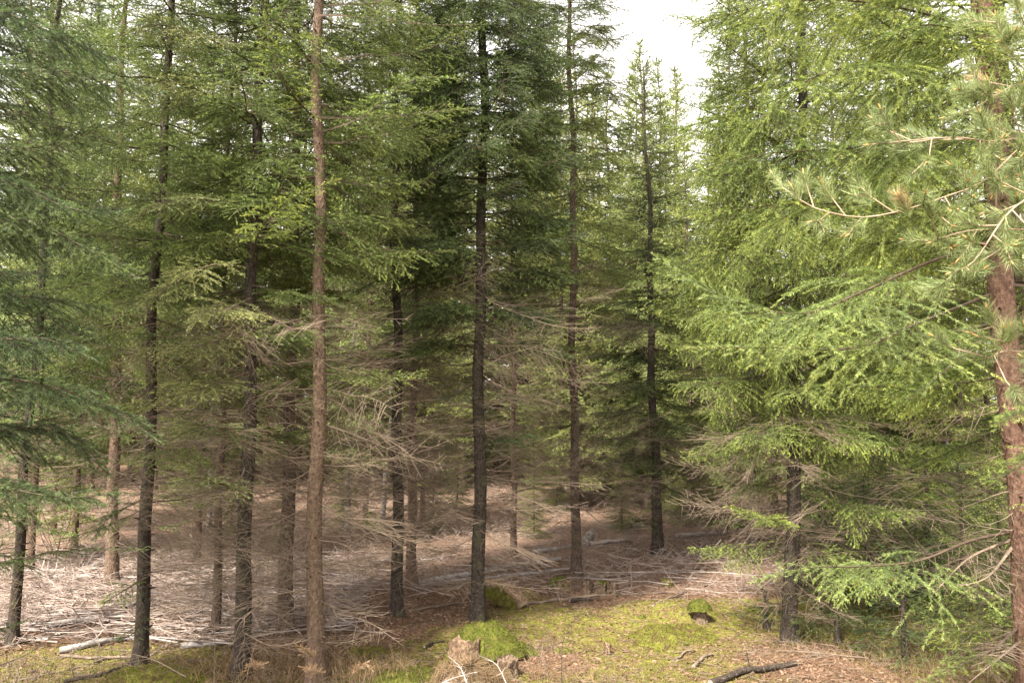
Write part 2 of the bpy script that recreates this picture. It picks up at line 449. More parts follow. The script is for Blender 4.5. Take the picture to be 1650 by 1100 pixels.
def rot_z(a): return np.array([[cos(a), -sin(a), 0], [sin(a), cos(a), 0], [0, 0, 1]])
def rot_y(a): return np.array([[cos(a), 0, sin(a)], [0, 1, 0], [-sin(a), 0, cos(a)]])
def rot_x(a): return np.array([[1, 0, 0], [0, cos(a), -sin(a)], [0, sin(a), cos(a)]])

def gather(spec):
    """spec: list of (branch, matrix, origin) -> one Branch"""
    o = Branch()
    o.W0 = np.concatenate([b.W0 @ m.T + p for b, m, p, s in spec]); o.W1 = np.concatenate([b.W1 @ m.T + p for b, m, p, s in spec])
    o.WR0 = np.concatenate([b.WR0 * s for b, m, p, s in spec]); o.WR1 = np.concatenate([b.WR1 * s for b, m, p, s in spec])
    o.S0 = np.concatenate([b.S0 @ m.T + p for b, m, p, s in spec]); o.S1 = np.concatenate([b.S1 @ m.T + p for b, m, p, s in spec])
    o.SA0 = np.concatenate([b.SA0 for b, m, p, s in spec]); o.SA1 = np.concatenate([b.SA1 for b, m, p, s in spec])
    return o

def pick(kind, L, rng):
    c = lib(kind); ds = np.array([abs(math.log(L / l)) for l, _ in c]); m = ds.min()
    l, b = c[rng.choice(np.nonzero(ds < m + .02)[0])]; return b, L / l

def whorls(trunk_at, z0, z1, gap, per, Lfun, efun, kind, rng, keep=None, inter=2, roll=.22, var=(.75, 1.12)):
    spec = []; z = z0
    while z < z1:
        a0 = rng.random() * 2 * pi
        for k in range(per + inter):
            small = k >= per
            az = a0 + (k + rng.uniform(-.25, .25)) * 2 * pi / per if not small else rng.random() * 2 * pi
            zz = z + (rng.normal(0, .03) if not small else rng.uniform(.1, .9) * gap)
            L = Lfun(zz) * rng.uniform(*var) * (.5 if small else 1)
            if L < .1 or (keep and not keep(az, zz, L, rng)): continue
            b, s = pick(kind, L, rng)
            mat = rot_z(az) @ rot_y(-R(efun(zz) + rng.normal(0, 5))) @ rot_x(rng.normal(0, roll)) * s
            spec.append((b, mat, trunk_at(zz), max(.7, min(1.3, s))))
        z += gap * rng.uniform(.8, 1.2)
    return spec

def trunk_mesh(H, r, lean, rng, name, mat, stubs=True, sides=16, wob=.034):
    n = int(H / .16) + 4
    z = np.linspace(-.12, H, n)
    ph = rng.random(4) * 6.28
    def at(zz):
        zz = np.asarray(zz, float); t = np.clip(zz / H, 0, 1)
        x = lean[0] * zz + wob * np.sin(zz * 1.1 + ph[0]) * t ** .5 + wob * .5 * np.sin(zz * 2.7 + ph[1]) * np.minimum(1, zz)
        y = lean[1] * zz + wob * np.sin(zz * 1.3 + ph[2]) * t ** .5
        return np.stack([x, y, zz], -1)
    def rad(zz):
        t = np.clip(np.asarray(zz) / H, 0, 1)
        return r * (1.0 - .10 * np.minimum(1, t * 4)) * (1 - t) ** .8 + .006 + r * .55 * np.exp(-np.maximum(np.asarray(zz) + .02, 0) / .15)
    v, q, t = tube(at(z), rad(z), sides, .10, rng)
    # root flare: uneven buttresses
    ang = np.arctan2(v[:, 1], v[:, 0]); fl = np.exp(-np.maximum(v[:, 2] + .12, 0) / .12)
    ctr = at(v[:, 2]); off = v - ctr
    v = ctr + off * (1 + .38 * fl * np.sin(ang * 3 + ph[3]))[:, None] * np.array([1, 1, 0]) + off * np.array([0, 0, 1])
    parts = [(v, q, 0, None, True), (v, t, 0, None, False)]
    if stubs:   # knots and snapped branch stubs
        k = int(H * 9); zz = rng.uniform(.2, H * .8, k); az = rng.random(k) * 2 * pi
        d = np.stack([np.cos(az), np.sin(az), rng.uniform(-.2, .4, k)], 1)
        p0 = at(zz) + d * (rad(zz) * .8)[:, None]; p1 = p0 + d * (rad(zz) * .3 + rng.uniform(.006, .05, k))[:, None]
        a, b = prisms(p0, p1, rng.uniform(.006, .014, k), rng.uniform(.004, .009, k), 6)
        parts.append((a, b, 0, None, False))
    return mesh(name, parts, [mat]), at, rad

UP0 = np.array([0, 0, 0.])
def build_tree(label, base_px, top_px, d_px, H, zc, Lmax, lod='mid', kind='spruce', needle='mid_needle', bark='bark', gap=.46, per=5,
               deadz=None, deadL=1.1, deadper=6, seed=0, keep=None, loc=None, group=None, name='spruce_tree', elev=(-18, 4, 38), nlen=1.0,
               deadkind='dead', low=.8, crown_top=None, custom=(), inter=2, deadgap=.30, dkeep=None, skirt=True):
    rng = np.random.default_rng(100 + seed)
    base = G(*base_px) if loc is None else np.array(loc, float)
    lean = (0, 0); Y = base[1]
    if top_px is not None:
        tp = P(top_px[0], top_px[1], Y); lean = ((tp[0] - base[0]) / (tp[2] - base[2]), rng.normal(0, .008))
    r = d_px / FPX * Y / 2 * .9 if d_px > 1 else d_px
    t = thing(name, label, 'tree', base, group)
    me, at, rad = trunk_mesh(H, r, lean, rng, 'trunk', M[bark])
    obj('trunk', me, t)
    top = H - .05
    def Lf(z):
        u = np.clip((z - zc) / (H - zc), 0, 1)
        return Lmax * 1.15 * (1 - u) ** .65 * (low + (1 - low) * min(1, u * 5)) + .08
    def ef(z):
        u = np.clip((z - zc) / (H - zc), 0, 1)
        return elev[0] + (elev[1] - elev[0]) * min(1, u * 2) + (elev[2] - elev[1]) * max(0, u * 2 - 1)
    spec = whorls(at, zc, crown_top or top, gap, per, Lf, ef, kind, rng, keep, inter)
    if skirt: spec += whorls(at, max(.8, zc - 1.6), zc, .6, 2, lambda z: Lmax * .75, lambda z: rng.normal(-10, 6), kind, rng, keep, 0)
    # leader shoot
    b, s = pick(kind, .5, rng); spec.append((b, rot_y(-R(86)), at(top - .4), 1))
    g = gather(spec)
    crown_parts = branch_parts(g, rng, lod, nlen)
    if deadz:
        ds = whorls(at, deadz[0], deadz[1], deadgap, deadper, lambda z: deadL * 1.1 * (.6 + .4 * min(1, (z - deadz[0]) / 1.2)), lambda z: rng.normal(-3, 9), deadkind, rng, lambda az, z, L, r: (dkeep is None or dkeep(az, z, L, r)) and r.random() < (1 if z < 2.4 else .82), 3, .6, (.45, 1.25))
        gd = gather(ds)
        v, f = prisms(gd.W0, gd.W1, gd.WR0, gd.WR1, 3)
        if deadkind == 'dead_far': crown_parts.append((v, f, 2, None, False))
        else: obj('dead_sprays', mesh('dead_sprays', [(v, f, 0, None, False)], [M['dead_twig']]), t)
    obj('crown', mesh('crown', crown_parts, [M[needle], M['twig'], M['dead_twig']]), t)
    for c in custom: add_branch(t, base, **dict(dict(needle=needle, rng=rng), **c))
    return t, base, at

def add_branch(t, base, pts, rng, lat=.4, lod='near', needle='mid_needle', nlen=1.0, **kw):
    p = np.array([P(*q) for q in pts]) - base
    b = make_branch(p, rng, latmax=lat, **kw)
    return obj('branch', mesh('branch', branch_parts(b, rng, lod, nlen), [M[needle], M['twig' if not kw.get('dead') else 'dead_twig']]), t)

# ------------------------------------------------------------------ the trees that can be told apart
def clear_front(half, p=1.0, zmax=99):
    """drop most branches that would grow towards the photographer, as the bare trunk shows"""
    def f(az, z, L, rng):
        a = (az + pi / 2 + pi) % (2 * pi) - pi
        return not (abs(a) < R(half) and z < zmax and rng.random() < p)
    return f

NAMED = []      # (short description, pixel x of the trunk at mid height) for the labels of the trees behind
def named(desc, px): NAMED.append((desc, px))

# the spruce whose trunk stands just outside the picture on the left
build_tree('shaded blue green spruce with drooping boughs reaching in at the left edge', None, None, .11, 12.5, 2.6, 1.5, 'mid', 'spruce_droop', 'left_needle', 'dark_bark',
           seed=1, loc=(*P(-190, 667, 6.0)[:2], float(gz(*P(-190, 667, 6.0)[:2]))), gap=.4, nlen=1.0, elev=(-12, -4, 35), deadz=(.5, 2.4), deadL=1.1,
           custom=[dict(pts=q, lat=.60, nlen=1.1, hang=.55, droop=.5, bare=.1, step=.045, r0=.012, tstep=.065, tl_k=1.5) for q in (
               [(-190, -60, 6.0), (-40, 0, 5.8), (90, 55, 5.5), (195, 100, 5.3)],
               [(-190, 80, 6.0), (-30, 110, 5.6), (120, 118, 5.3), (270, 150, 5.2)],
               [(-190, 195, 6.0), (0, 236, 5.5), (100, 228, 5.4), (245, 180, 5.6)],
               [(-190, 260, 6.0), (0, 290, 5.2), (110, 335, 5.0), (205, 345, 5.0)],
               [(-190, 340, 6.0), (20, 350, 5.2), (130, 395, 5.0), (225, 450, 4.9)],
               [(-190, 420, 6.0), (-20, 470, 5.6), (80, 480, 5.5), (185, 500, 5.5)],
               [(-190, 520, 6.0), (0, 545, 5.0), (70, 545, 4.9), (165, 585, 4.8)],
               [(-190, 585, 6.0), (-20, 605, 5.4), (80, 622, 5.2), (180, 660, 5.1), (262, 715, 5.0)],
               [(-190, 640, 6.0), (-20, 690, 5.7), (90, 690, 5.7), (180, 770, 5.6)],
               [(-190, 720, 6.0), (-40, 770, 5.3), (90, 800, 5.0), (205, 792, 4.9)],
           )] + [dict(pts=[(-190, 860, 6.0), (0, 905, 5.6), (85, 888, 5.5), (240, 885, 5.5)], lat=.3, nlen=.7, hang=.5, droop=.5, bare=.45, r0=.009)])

build_tree('slim dark spruce with pale split bark nearest the left edge', (20, 1040), (42, 740), 17, 10.5, 3.2, 1.3, 'mid', 'spruce', 'left_needle', 'dark_bark', seed=2,
           deadz=(.5, 3.4), deadL=1.0, deadper=6, gap=.5); named('the slim dark spruce at the left edge', 30)
build_tree('thin dark spruce standing on a low mossy mound at the left', (225, 1070), (246, 550), 22, 12, 3.2, 1.5, 'mid', 'spruce_thick', 'mid_needle', 'dark_bark', seed=3,
           deadz=(.9, 3.3), deadL=1.1, deadper=6, gap=.45, keep=clear_front(45, .8, 3.9),
           custom=[dict(pts=[(235, 930, 8.3), (185, 960, 8.0), (160, 975, 7.9)], lat=.25, lod='mid', needle='right_needle', bare=.15, hang=.2),
                   dict(pts=[(230, 985, 8.3), (215, 1020, 8.0), (180, 1030, 7.8), (275, 1045, 7.8)][:3], lat=.22, lod='mid', needle='left_needle', bare=.1, hang=.3),
                   dict(pts=[(242, 800, 8.3), (180, 830, 8.0), (150, 870, 7.9)], lat=.3, lod='mid', needle='dark_needle', bare=.1, hang=.2)])
named('the thin dark spruce on the mossy mound', 238)
build_tree('reddish spruce trunk rising from the pale slash on the left', (180, 945), (186, 600), 21, 12.5, 4.0, 1.6, 'mid2', 'spruce_thick', 'mid_needle', 'red_bark', seed=4,
           deadz=(2.0, 4.2), deadL=1.2, deadper=6)
named('the reddish trunk in the pale slash', 182)
build_tree('slender grey spruce behind the sapling, thinnest of the left cluster', (347, 1022), (360, 560), 14, 10, 3.6, 1.1, 'mid', 'spruce', 'mid_needle', 'bark', seed=5,
           deadz=(.4, 3.6), deadL=1.3, deadper=6)
named('the slender grey spruce', 352)
ypts = lambda *a: dict(pts=list(a), lat=.46, lod='mid', needle='pale_needle', nlen=.9, hang=.35, droop=.45, bare=.2, step=.05, r0=.011, tstep=.065, tl_k=1.6)
build_tree('dark two-toned spruce just left of the tallest brown trunk', (387, 1094), (408, 400), 27, 12.5, 3.5, 1.5, 'mid', 'spruce', 'mid_needle', 'dark_bark', seed=6,
           deadz=(.4, 3.9), deadL=1.35, deadper=6, keep=clear_front(38, .9, 4.7), elev=(-12, 4, 40),
           custom=[dict(pts=[(406, 420, 7.9), (420, 370, 7.3), (470, 320, 6.9), (550, 288, 6.7)], lat=.36, needle='right_needle', nlen=.95, hang=.35, droop=.6, bare=.2, r0=.011),
                   ypts((404, 430, 7.9), (330, 430, 7.2), (260, 470, 6.8), (205, 545, 6.6)), ypts((402, 520, 7.9), (330, 555, 7.2), (250, 560, 6.8), (180, 590, 6.6)),
                   ypts((400, 600, 7.9), (340, 620, 7.2), (270, 640, 6.8), (180, 655, 6.6)), ypts((398, 690, 7.9), (350, 690, 7.3), (290, 680, 7.0), (250, 700, 6.9)),
                   ypts((404, 330, 7.9), (320, 320, 7.4), (250, 330, 7.1), (200, 370, 7.0)), ypts((396, 800, 7.9), (360, 780, 7.4), (310, 770, 7.1), (250, 790, 7.0)),
                   ypts((404, 200, 7.9), (330, 150, 7.4), (260, 130, 7.1), (190, 160, 7.0)), ypts((404, 100, 7.9), (330, 60, 7.4), (250, 40, 7.1), (190, 60, 7.0)),
                   ypts((404, 480, 7.9), (360, 500, 6.9), (330, 500, 6.4), (300, 540, 6.2))])
named('the dark two-toned spruce', 397)
build_tree('grey barked spruce close behind the tallest brown trunk', (460, 1020), (472, 450), 25, 13, 4.3, 1.4, 'mid', 'spruce', 'mid_needle', 'bark', seed=7,
           deadz=(.4, 4.6), deadL=1.3, deadper=5)
named('the grey barked spruce', 465)
build_tree('tallest straight spruce with evenly brown bark, clear from ground to crown', (508, 1098), (510, 60), 29, 14, 4.6, 1.5, 'mid', 'spruce', 'mid_needle', 'red_bark', seed=8,
           deadz=(.4, 3.7), deadL=1.25, deadper=6, deadgap=.36, keep=clear_front(62, 1, 7.5), dkeep=clear_front(35, .9, 9), elev=(-10, 2, 40), inter=1,
           custom=[dict(pts=[(512, 190, 7.9), (600, 190, 7.7), (700, 180, 7.5), (765, 175, 7.4)], lat=.42, lod='mid', needle='mid_needle', hang=.4, droop=.5, bare=.25, r0=.012),
                   dict(pts=[(512, 25, 7.9), (590, 28, 7.6), (690, 40, 7.4), (780, 40, 7.3)], lat=.45, lod='mid', needle='dark_needle', hang=.45, droop=.5, bare=.2, r0=.012),
                   dict(pts=[(512, 215, 7.9), (580, 190, 7.5), (660, 130, 7.2), (750, 128, 7.1)], lat=.38, lod='mid', needle='right_needle', hang=.35, droop=.5, bare=.3, r0=.011),
                   dict(pts=[(506, 110, 7.9), (470, 60, 7.5), (430, 20, 7.2), (410, -40, 7.1)], lat=.4, lod='mid', needle='right_needle', hang=.4, droop=.5, bare=.1, r0=.011),
                   dict(pts=[(506, 190, 7.9), (470, 150, 7.4), (440, 90, 7.2), (425, 20, 7.1)], lat=.35, lod='mid', needle='right_needle', hang=.5, droop=.6, bare=.1, r0=.011)])
named('the tallest brown trunk', 508)
build_tree('black trunked spruce leaning its flared foot on bare brown litter', (640, 990), (638, 300), 20, 13, 4.8, 1.35, 'mid', 'spruce', 'mid_needle', 'dark_bark', seed=9,
           deadz=(.45, 5.2), deadL=1.35, deadper=7, keep=clear_front(40, .85, 6.5))
named('the black trunk on brown litter', 640)
build_tree('paler brown spruce trunk right behind the black one on the litter', (663, 950), (668, 450), 17, 13, 5.3, 1.3, 'mid2', 'spruce', 'mid_needle', 'red_bark', seed=10,
           deadz=(.6, 5.3), deadL=1.3, deadper=6)
named('the paler brown trunk', 665)
build_tree('dark tiered spruce behind the big mossy stump in the centre', (770, 1000), (777, 250), 23, 16.5, 3.9, 1.4, 'mid', 'spruce_thick', 'dark_needle', 'dark_bark', seed=11,
           deadz=(.5, 4.2), deadL=1.4, deadper=7, keep=clear_front(34, .9, 5.3), elev=(-6, 0, 35), gap=.38, per=6, dkeep=clear_front(25, .8),
           custom=[dict(pts=[(776, y, 10.2), (776 + sg * w * .45, y - 6 + d, 10.2 - dy * .5), (776 + sg * w, y + 14 + d, 10.2 - dy)], lat=.62, lod='mid', hang=.3, droop=.5, bare=.1, step=.05, tstep=.07, tl_k=1.75, nlen=1.1, r0=.012)
                   for y, w, d in ((560, 150, 0), (500, 120, 6), (440, 165, 0), (390, 140, 5), (345, 160, 4), (290, 150, 0), (240, 165, 6), (190, 140, 4), (140, 135, 0), (95, 125, 5), (50, 115, 0), (10, 110, 4))
                   for sg, dy in ((-1, .5), (1, .3), (.45, 1.1), (-.4, 1.0), (1, -.6), (-1, -.5)) if not (abs(sg) < 1 and y > 250)])
named('the dark tiered spruce in the centre', 775)
build_tree('very thin brown spruce stem far behind the centre, near pale logs', (828, 892), (826, 600), 10, 10.5, 4.6, 1.2, 'far', 'far', 'far_needle', 'red_bark', seed=12,
           deadz=(.5, 4.6), deadL=1.2, deadper=6, deadkind='dead_far')
named('the very thin brown stem', 827)
build_tree('slim straight spruce beside the pale fallen logs, right of centre', (928, 928), (922, 250), 17, 13.5, 4.7, 1.35, 'mid2', 'spruce_thick', 'mid_needle', 'bark', seed=13, gap=.38,
           deadz=(.5, 5.2), deadL=1.35, deadper=7, keep=clear_front(42, .9, 7),
           custom=[dict(pts=[(921, y + 6, 12.9), (921 + sg * w * .5, y - 8, 12.9 - dy * .5), (921 + sg * w, y + d, 12.9 - dy)], lat=.5, lod='mid', needle='mid_needle', hang=.4, droop=.5, bare=.08, step=.055, tstep=.07, tl_k=1.75, nlen=1.15, r0=.010)
                   for y, w, d in ((-25, 105, 8), (15, 95, 4), (60, 78, 14), (105, 72, 8), (150, 88, 16), (205, 95, 20), (260, 90, 12))
                   for sg, dy in ((1, .3), (-1, .4), (.5, 1.0), (-.6, -.6))])
named('the slim spruce by the pale logs', 926)
build_tree('shaggy grey green spruce with a skirt of low boughs above the long fallen pole', (1060, 893), (1050, 550), 19, 9.5, 1.9, 1.45, 'mid2', 'spruce', 'left_needle', 'dark_bark', seed=14,
           deadz=(.3, 2.5), deadL=1.4, deadper=6, keep=clear_front(25, .5, 4))
named('the shaggy grey green spruce', 1057)
build_tree('pointed spruce whose thin top ends in the open gap of white sky', None, None, .09, 12.2, 2.0, 2.2, 'far', 'far', 'far_needle', 'bark', seed=15,
           loc=(*P(1042, 667, 20.5)[:2], .2), deadz=(.6, 2.6), deadL=1.5, deadper=3, deadkind='dead_far', gap=.36, per=7, inter=3)
named('the pointed spruce under the sky gap', 1042)
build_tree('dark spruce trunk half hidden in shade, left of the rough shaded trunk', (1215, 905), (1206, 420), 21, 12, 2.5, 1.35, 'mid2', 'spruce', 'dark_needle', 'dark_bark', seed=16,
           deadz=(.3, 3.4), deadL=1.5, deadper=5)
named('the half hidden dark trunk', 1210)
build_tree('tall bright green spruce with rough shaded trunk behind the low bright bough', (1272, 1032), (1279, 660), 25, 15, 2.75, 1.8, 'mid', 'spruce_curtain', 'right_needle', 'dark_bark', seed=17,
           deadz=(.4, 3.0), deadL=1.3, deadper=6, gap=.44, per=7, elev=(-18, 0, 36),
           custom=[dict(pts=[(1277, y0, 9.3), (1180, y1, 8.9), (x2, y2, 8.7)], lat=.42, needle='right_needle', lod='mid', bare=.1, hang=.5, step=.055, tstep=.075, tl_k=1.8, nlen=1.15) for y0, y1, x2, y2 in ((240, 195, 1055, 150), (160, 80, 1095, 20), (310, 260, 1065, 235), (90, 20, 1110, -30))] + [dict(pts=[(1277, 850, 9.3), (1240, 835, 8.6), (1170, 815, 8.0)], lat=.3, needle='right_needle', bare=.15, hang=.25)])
named('the rough shaded trunk', 1277)
build_tree('thin leaning spruce stem in front of pale slash on the right', (1385, 855), (1402, 700), 13, 9, 3.6, 1.2, 'mid2', 'spruce_sparse', 'dark_needle', 'dark_bark', seed=18,
           deadz=(.3, 3.4), deadL=1.3)
named('the thin leaning stem', 1392)
build_tree('straight mid-sized spruce trunk left of the reddish scarred one', (1426, 880), (1417, 480), 19, 13, 2.5, 1.5, 'mid2', 'spruce', 'mid_needle', 'bark', seed=19,
           deadz=(.3, 3.8), deadL=1.2, deadper=6)
named('the straight mid-sized trunk', 1422)
build_tree('reddish spruce trunk with a long scar among the right-hand trees', (1482, 900), (1462, 450), 24, 13, 2.2, 1.5, 'mid2', 'spruce_curtain', 'right_needle', 'red_bark', seed=20,
           deadz=(.4, 3.4), deadL=1.2, deadper=6, keep=clear_front(30, .8, 3.3))
named('the reddish scarred trunk', 1470)
build_tree('thin mottled spruce trunk close beside the reddish scarred one', (1497, 880), (1490, 600), 13, 12, 2.8, 1.4, 'mid2', 'spruce', 'mid_needle', 'dark_bark', seed=21,
           deadz=(.3, 3.8), deadL=1.2, deadper=6)
named('the thin mottled trunk', 1495)
rb = lambda pts, **k: dict(dict(pts=pts, lat=.5, needle='right_needle', hang=.35, droop=.6, bare=.2, step=.052, r0=.012, tstep=.085, tl_k=2.1, nlen=1.1), **k)
b21 = P(1621, 667, 5.2)
build_tree('thickest brown spruce trunk at the right edge with a sunlit flank', None, (1606, 400), .10, 13, 2.9, 1.2, 'mid', 'spruce_curtain', 'right_needle', 'rust_bark', seed=22,
           loc=(b21[0] + .10, 5.2, float(gz(b21[0], 5.2))), keep=lambda az, z, L, rng: not (abs((az + pi / 2 + pi) % (2 * pi) - pi) < R(60) and z < 4.3) and not (z < 3.6 and rng.random() < .4),
           deadz=(1.2, 2.9), deadL=.8, deadper=3, inter=1, elev=(-10, 5, 40),
           custom=[rb([(1604, 385, 5.2), (1490, 425, 4.8), (1390, 470, 4.5), (1290, 505, 4.3), (1170, 480, 4.2), (1050, 408, 4.2)], bare=.32, lat=.62, nlen=1.2, needle='fresh_needle', step=.065, tstep=.10, tl_k=2.6),
                   rb([(1606, 470, 5.2), (1480, 520, 4.7), (1380, 560, 4.4), (1240, 560, 4.3), (1100, 560, 4.3)], bare=.33, lat=.55, nlen=1.2, needle='fresh_needle', step=.065, tstep=.10, tl_k=2.6),
                   rb([(1606, 520, 5.2), (1500, 540, 4.7), (1440, 530, 4.4), (1375, 560, 4.3)], bare=.3, lat=.3),
                   rb([(1600, 60, 5.2), (1480, 20, 4.8), (1350, 0, 4.6), (1230, 10, 4.5), (1120, 40, 4.5)], lat=.62, hang=.9, bare=.12),
                   rb([(1602, 150, 5.2), (1480, 120, 4.7), (1360, 110, 4.4), (1270, 150, 4.3), (1200, 230, 4.3)], lat=.62, hang=.9, bare=.12),
                   rb([(1602, 240, 5.2), (1490, 230, 4.9), (1350, 240, 4.7), (1220, 250, 4.6), (1120, 280, 4.6)], lat=.62, hang=.9, bare=.12),
                   rb([(1604, 320, 5.2), (1500, 340, 5.0), (1380, 330, 4.9), (1250, 330, 4.8), (1110, 350, 4.8)], lat=.62, hang=.9, bare=.12),
                   rb([(1600, 100, 5.2), (1560, 60, 4.6), (1500, 40, 4.3), (1420, 60, 4.2)], lat=.4, hang=.5),
                   rb([(1600, 40, 5.2), (1420, -50, 4.6), (1290, -30, 4.3), (1240, 60, 4.3), (1250, 130, 4.3)], lat=.45, hang=.8),
                   rb([(1606, 540, 5.2), (1560, 560, 4.7), (1520, 600, 4.5), (1460, 645, 4.4)], lat=.22, bare=.4),
                   rb([(1626, 857, 5.2), (1560, 872, 4.9), (1480, 903, 4.7), (1390, 912, 4.6), (1300, 915, 4.5), (1210, 938, 4.5)], bare=.18, dead_to=.40, hang=.55, nlen=1.15, needle='fresh_needle', lat=.46, step=.055, tstep=.09, tl_k=2.4),
                   rb([(1640, 1010, 5.2), (1600, 1045, 4.6), (1540, 1075, 4.3), (1480, 1110, 4.2)], lat=.3, bare=.2, dead_to=.6, needle='mid_needle'),
                   rb([(1640, 1035, 5.2), (1610, 1060, 4.4), (1560, 1100, 4.2)], lat=.3, dead=True, bare=.1),
                   rb([(1628, 870, 5.2), (1560, 900, 5.1), (1500, 960, 5.0)], lat=.35, dead=True, bare=.1),
                   rb([(1632, 880, 5.2), (1590, 930, 4.9), (1540, 945, 4.8)], lat=.3, dead=True, bare=.1),
                   rb([(1700, 650, 5.0), (1660, 660, 4.5), (1625, 672, 4.2), (1600, 695, 4.1)], lat=.2, bare=.05),
                   rb([(1710, 720, 5.0), (1670, 730, 4.5), (1610, 770, 4.3), (1560, 760, 4.2)], lat=.22, bare=.05)])
named('the thickest trunk at the right edge', 1620)
b22 = P(1652, 667, 6.0)
build_tree('second brown trunk partly hidden behind the thickest one at the right edge', None, (1640, 500), .085, 12, 2.6, 1.3, 'mid', 'spruce', 'right_needle', 'bark', seed=23,
           loc=(b22[0] + .05, 6.0, float(gz(b22[0], 6.0))), deadz=(.5, 4), deadL=1.0, deadper=3)
# low shaded young spruces
def young(label, px, py, H, L, needle, seed, **k):
    return build_tree(label, (px, py), None, .028, H, .25, L, 'mid', 'spruce_thick', needle, 'dark_bark', seed=seed, gap=.24, per=5, elev=(-8, 10, 55), **dict(dict(name='young_spruce', group='young spruces under the right-hand trees'), **k))
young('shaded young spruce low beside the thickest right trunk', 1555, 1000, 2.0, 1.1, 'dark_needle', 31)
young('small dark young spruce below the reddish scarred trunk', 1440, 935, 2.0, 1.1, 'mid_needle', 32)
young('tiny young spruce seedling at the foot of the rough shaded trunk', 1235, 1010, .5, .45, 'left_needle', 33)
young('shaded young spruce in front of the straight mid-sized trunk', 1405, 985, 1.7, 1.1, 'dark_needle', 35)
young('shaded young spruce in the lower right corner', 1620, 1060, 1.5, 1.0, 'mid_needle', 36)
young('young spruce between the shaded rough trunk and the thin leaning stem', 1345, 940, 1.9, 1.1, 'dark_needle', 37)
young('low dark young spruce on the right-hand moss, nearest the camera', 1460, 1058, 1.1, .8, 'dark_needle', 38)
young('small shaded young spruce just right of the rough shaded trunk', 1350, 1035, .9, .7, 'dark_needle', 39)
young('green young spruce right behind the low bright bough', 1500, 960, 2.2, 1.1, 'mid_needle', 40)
young('bushy young spruce filling the gap at the far right edge', 1560, 880, 3.0, 1.2, 'right_needle', 34)

# ------------------------------------------------------------------ the pine reaching in from the right
def build_pine():
    rng = np.random.default_rng(55)
    b0 = P(1905, 667, 3.4); base = np.array([b0[0], b0[1], float(gz(b0[0], b0[1]))])
    t = thing('pine_tree', 'young pine with long grey green needle tufts reaching in at the right edge', 'tree', base)
    me, at, rad = trunk_mesh(5.4, .05, (0, 0), rng, 'trunk', M['red_bark']); obj('trunk', me, t)
    brs = [
        [(1900, 260, 3.4), (1750, 215, 3.2), (1650, 222, 3.0), (1600, 228, 3.0), (1530, 222, 2.95), (1400, 233, 2.9)],
        [(1900, 330, 3.4), (1750, 180, 3.1), (1650, 235, 3.0), (1585, 292, 2.9), (1520, 318, 2.85), (1450, 340, 2.8), (1380, 350, 2.8), (1300, 330, 2.8), (1275, 300, 2.8)],
        [(1900, 200, 3.4), (1760, 150, 3.2), (1650, 135, 3.1), (1600, 155, 3.05), (1575, 140, 3.0)],
        [(1900, 400, 3.4), (1760, 380, 3.1), (1650, 370, 3.0), (1560, 372, 2.95), (1500, 390, 2.9)],
        [(1900, 480, 3.4), (1780, 540, 3.2), (1660, 565, 3.1), (1620, 565, 3.05), (1585, 580, 3.0)],
        [(1900, 60, 3.4), (1760, 40, 3.2), (1680, 40, 3.1), (1620, 60, 3.0), (1605, 25, 3.0)],
        [(1900, 300, 3.4), (1740, 300, 3.0), (1640, 330, 2.8), (1570, 420, 2.75), (1530, 440, 2.7)],
    ]
    wood = []; tufts = []
    for q in brs:
        pts, L = resample(np.array([P(*a) for a in q]) - base, 40); n = len(pts)
        for k in range(n - 1):
            s = k / (n - 1); wood.append((pts[k], pts[k + 1], .0062 * (1 - .65 * s), .0062 * (1 - .65 * (k + 1) / (n - 1))))
        T = norm(np.gradient(pts, axis=0)); tufts.append((pts[-1], T[-1]))
        for k in range(int(n * .34), n - 1):
            if rng.random() < .22: continue
            side = np.array([rng.normal(), rng.normal() * .8, rng.normal(.15, .7)])
            d = norm(norm(side - T[k] * side.dot(T[k])) * .85 + T[k] * .6); ll = rng.uniform(.06, .24)
            d2 = norm(d + np.array([0, 0, .35])); m = pts[k] + d * ll * .6; e = m + d2 * ll * .4
            wood.append((pts[k], m, .0026, .0022)); wood.append((m, e, .0022, .0018)); tufts.append((e, d2))
            if rng.random() < .6:
                d3 = norm(d + rng.normal(0, .6, 3)); e3 = m + d3 * ll * .5; wood.append((m, e3, .0025, .002)); tufts.append((e3, norm(d3 + [0, 0, .4])))
    W = wood; v, f = prisms(np.array([a[0] for a in W]), np.array([a[1] for a in W]), np.array([a[2] for a in W]), np.array([a[3] for a in W]), 6)
    parts = [(v, f, 1, None, True)]
    for e, d in tufts:
        ns = 150; ln = rng.uniform(.06, .11); s = rng.random(ns) * ln
        A, B = frames(d[None]); th = rng.random(ns) * 2 * pi
        rad_ = A * np.cos(th)[:, None] + B * np.sin(th)[:, None]; ph = rng.uniform(.45, 1.05, ns)
        nd = d * np.cos(ph)[:, None] + rad_ * np.sin(ph)[:, None] + np.array([0, 0, .06]); c = e - d * s[:, None]
        wv = norm(np.cross(nd, rng.normal(0, 1, (ns, 3)))) * .0010; ll = rng.uniform(.042, .068, ns)[:, None]
        vv = np.stack([c - wv, c + wv, c + nd * ll], 1).reshape(-1, 3)
        orange = rng.random() < .012
        parts.append((vv, np.arange(ns * 3).reshape(-1, 3), 3 if orange else 0, np.repeat(rng.random(ns), 3), False))
        if rng.random() < .6:
            a, b = prisms((e)[None], (e + d * .022)[None], np.array([.0035]), np.array([.0015]), 6); parts.append((a, b, 2, None, True))
    obj('crown', mesh('crown', parts, [M['pine_needle'], M['pine_twig'], M['bud'], M['brown_needle']]), t)
build_pine()

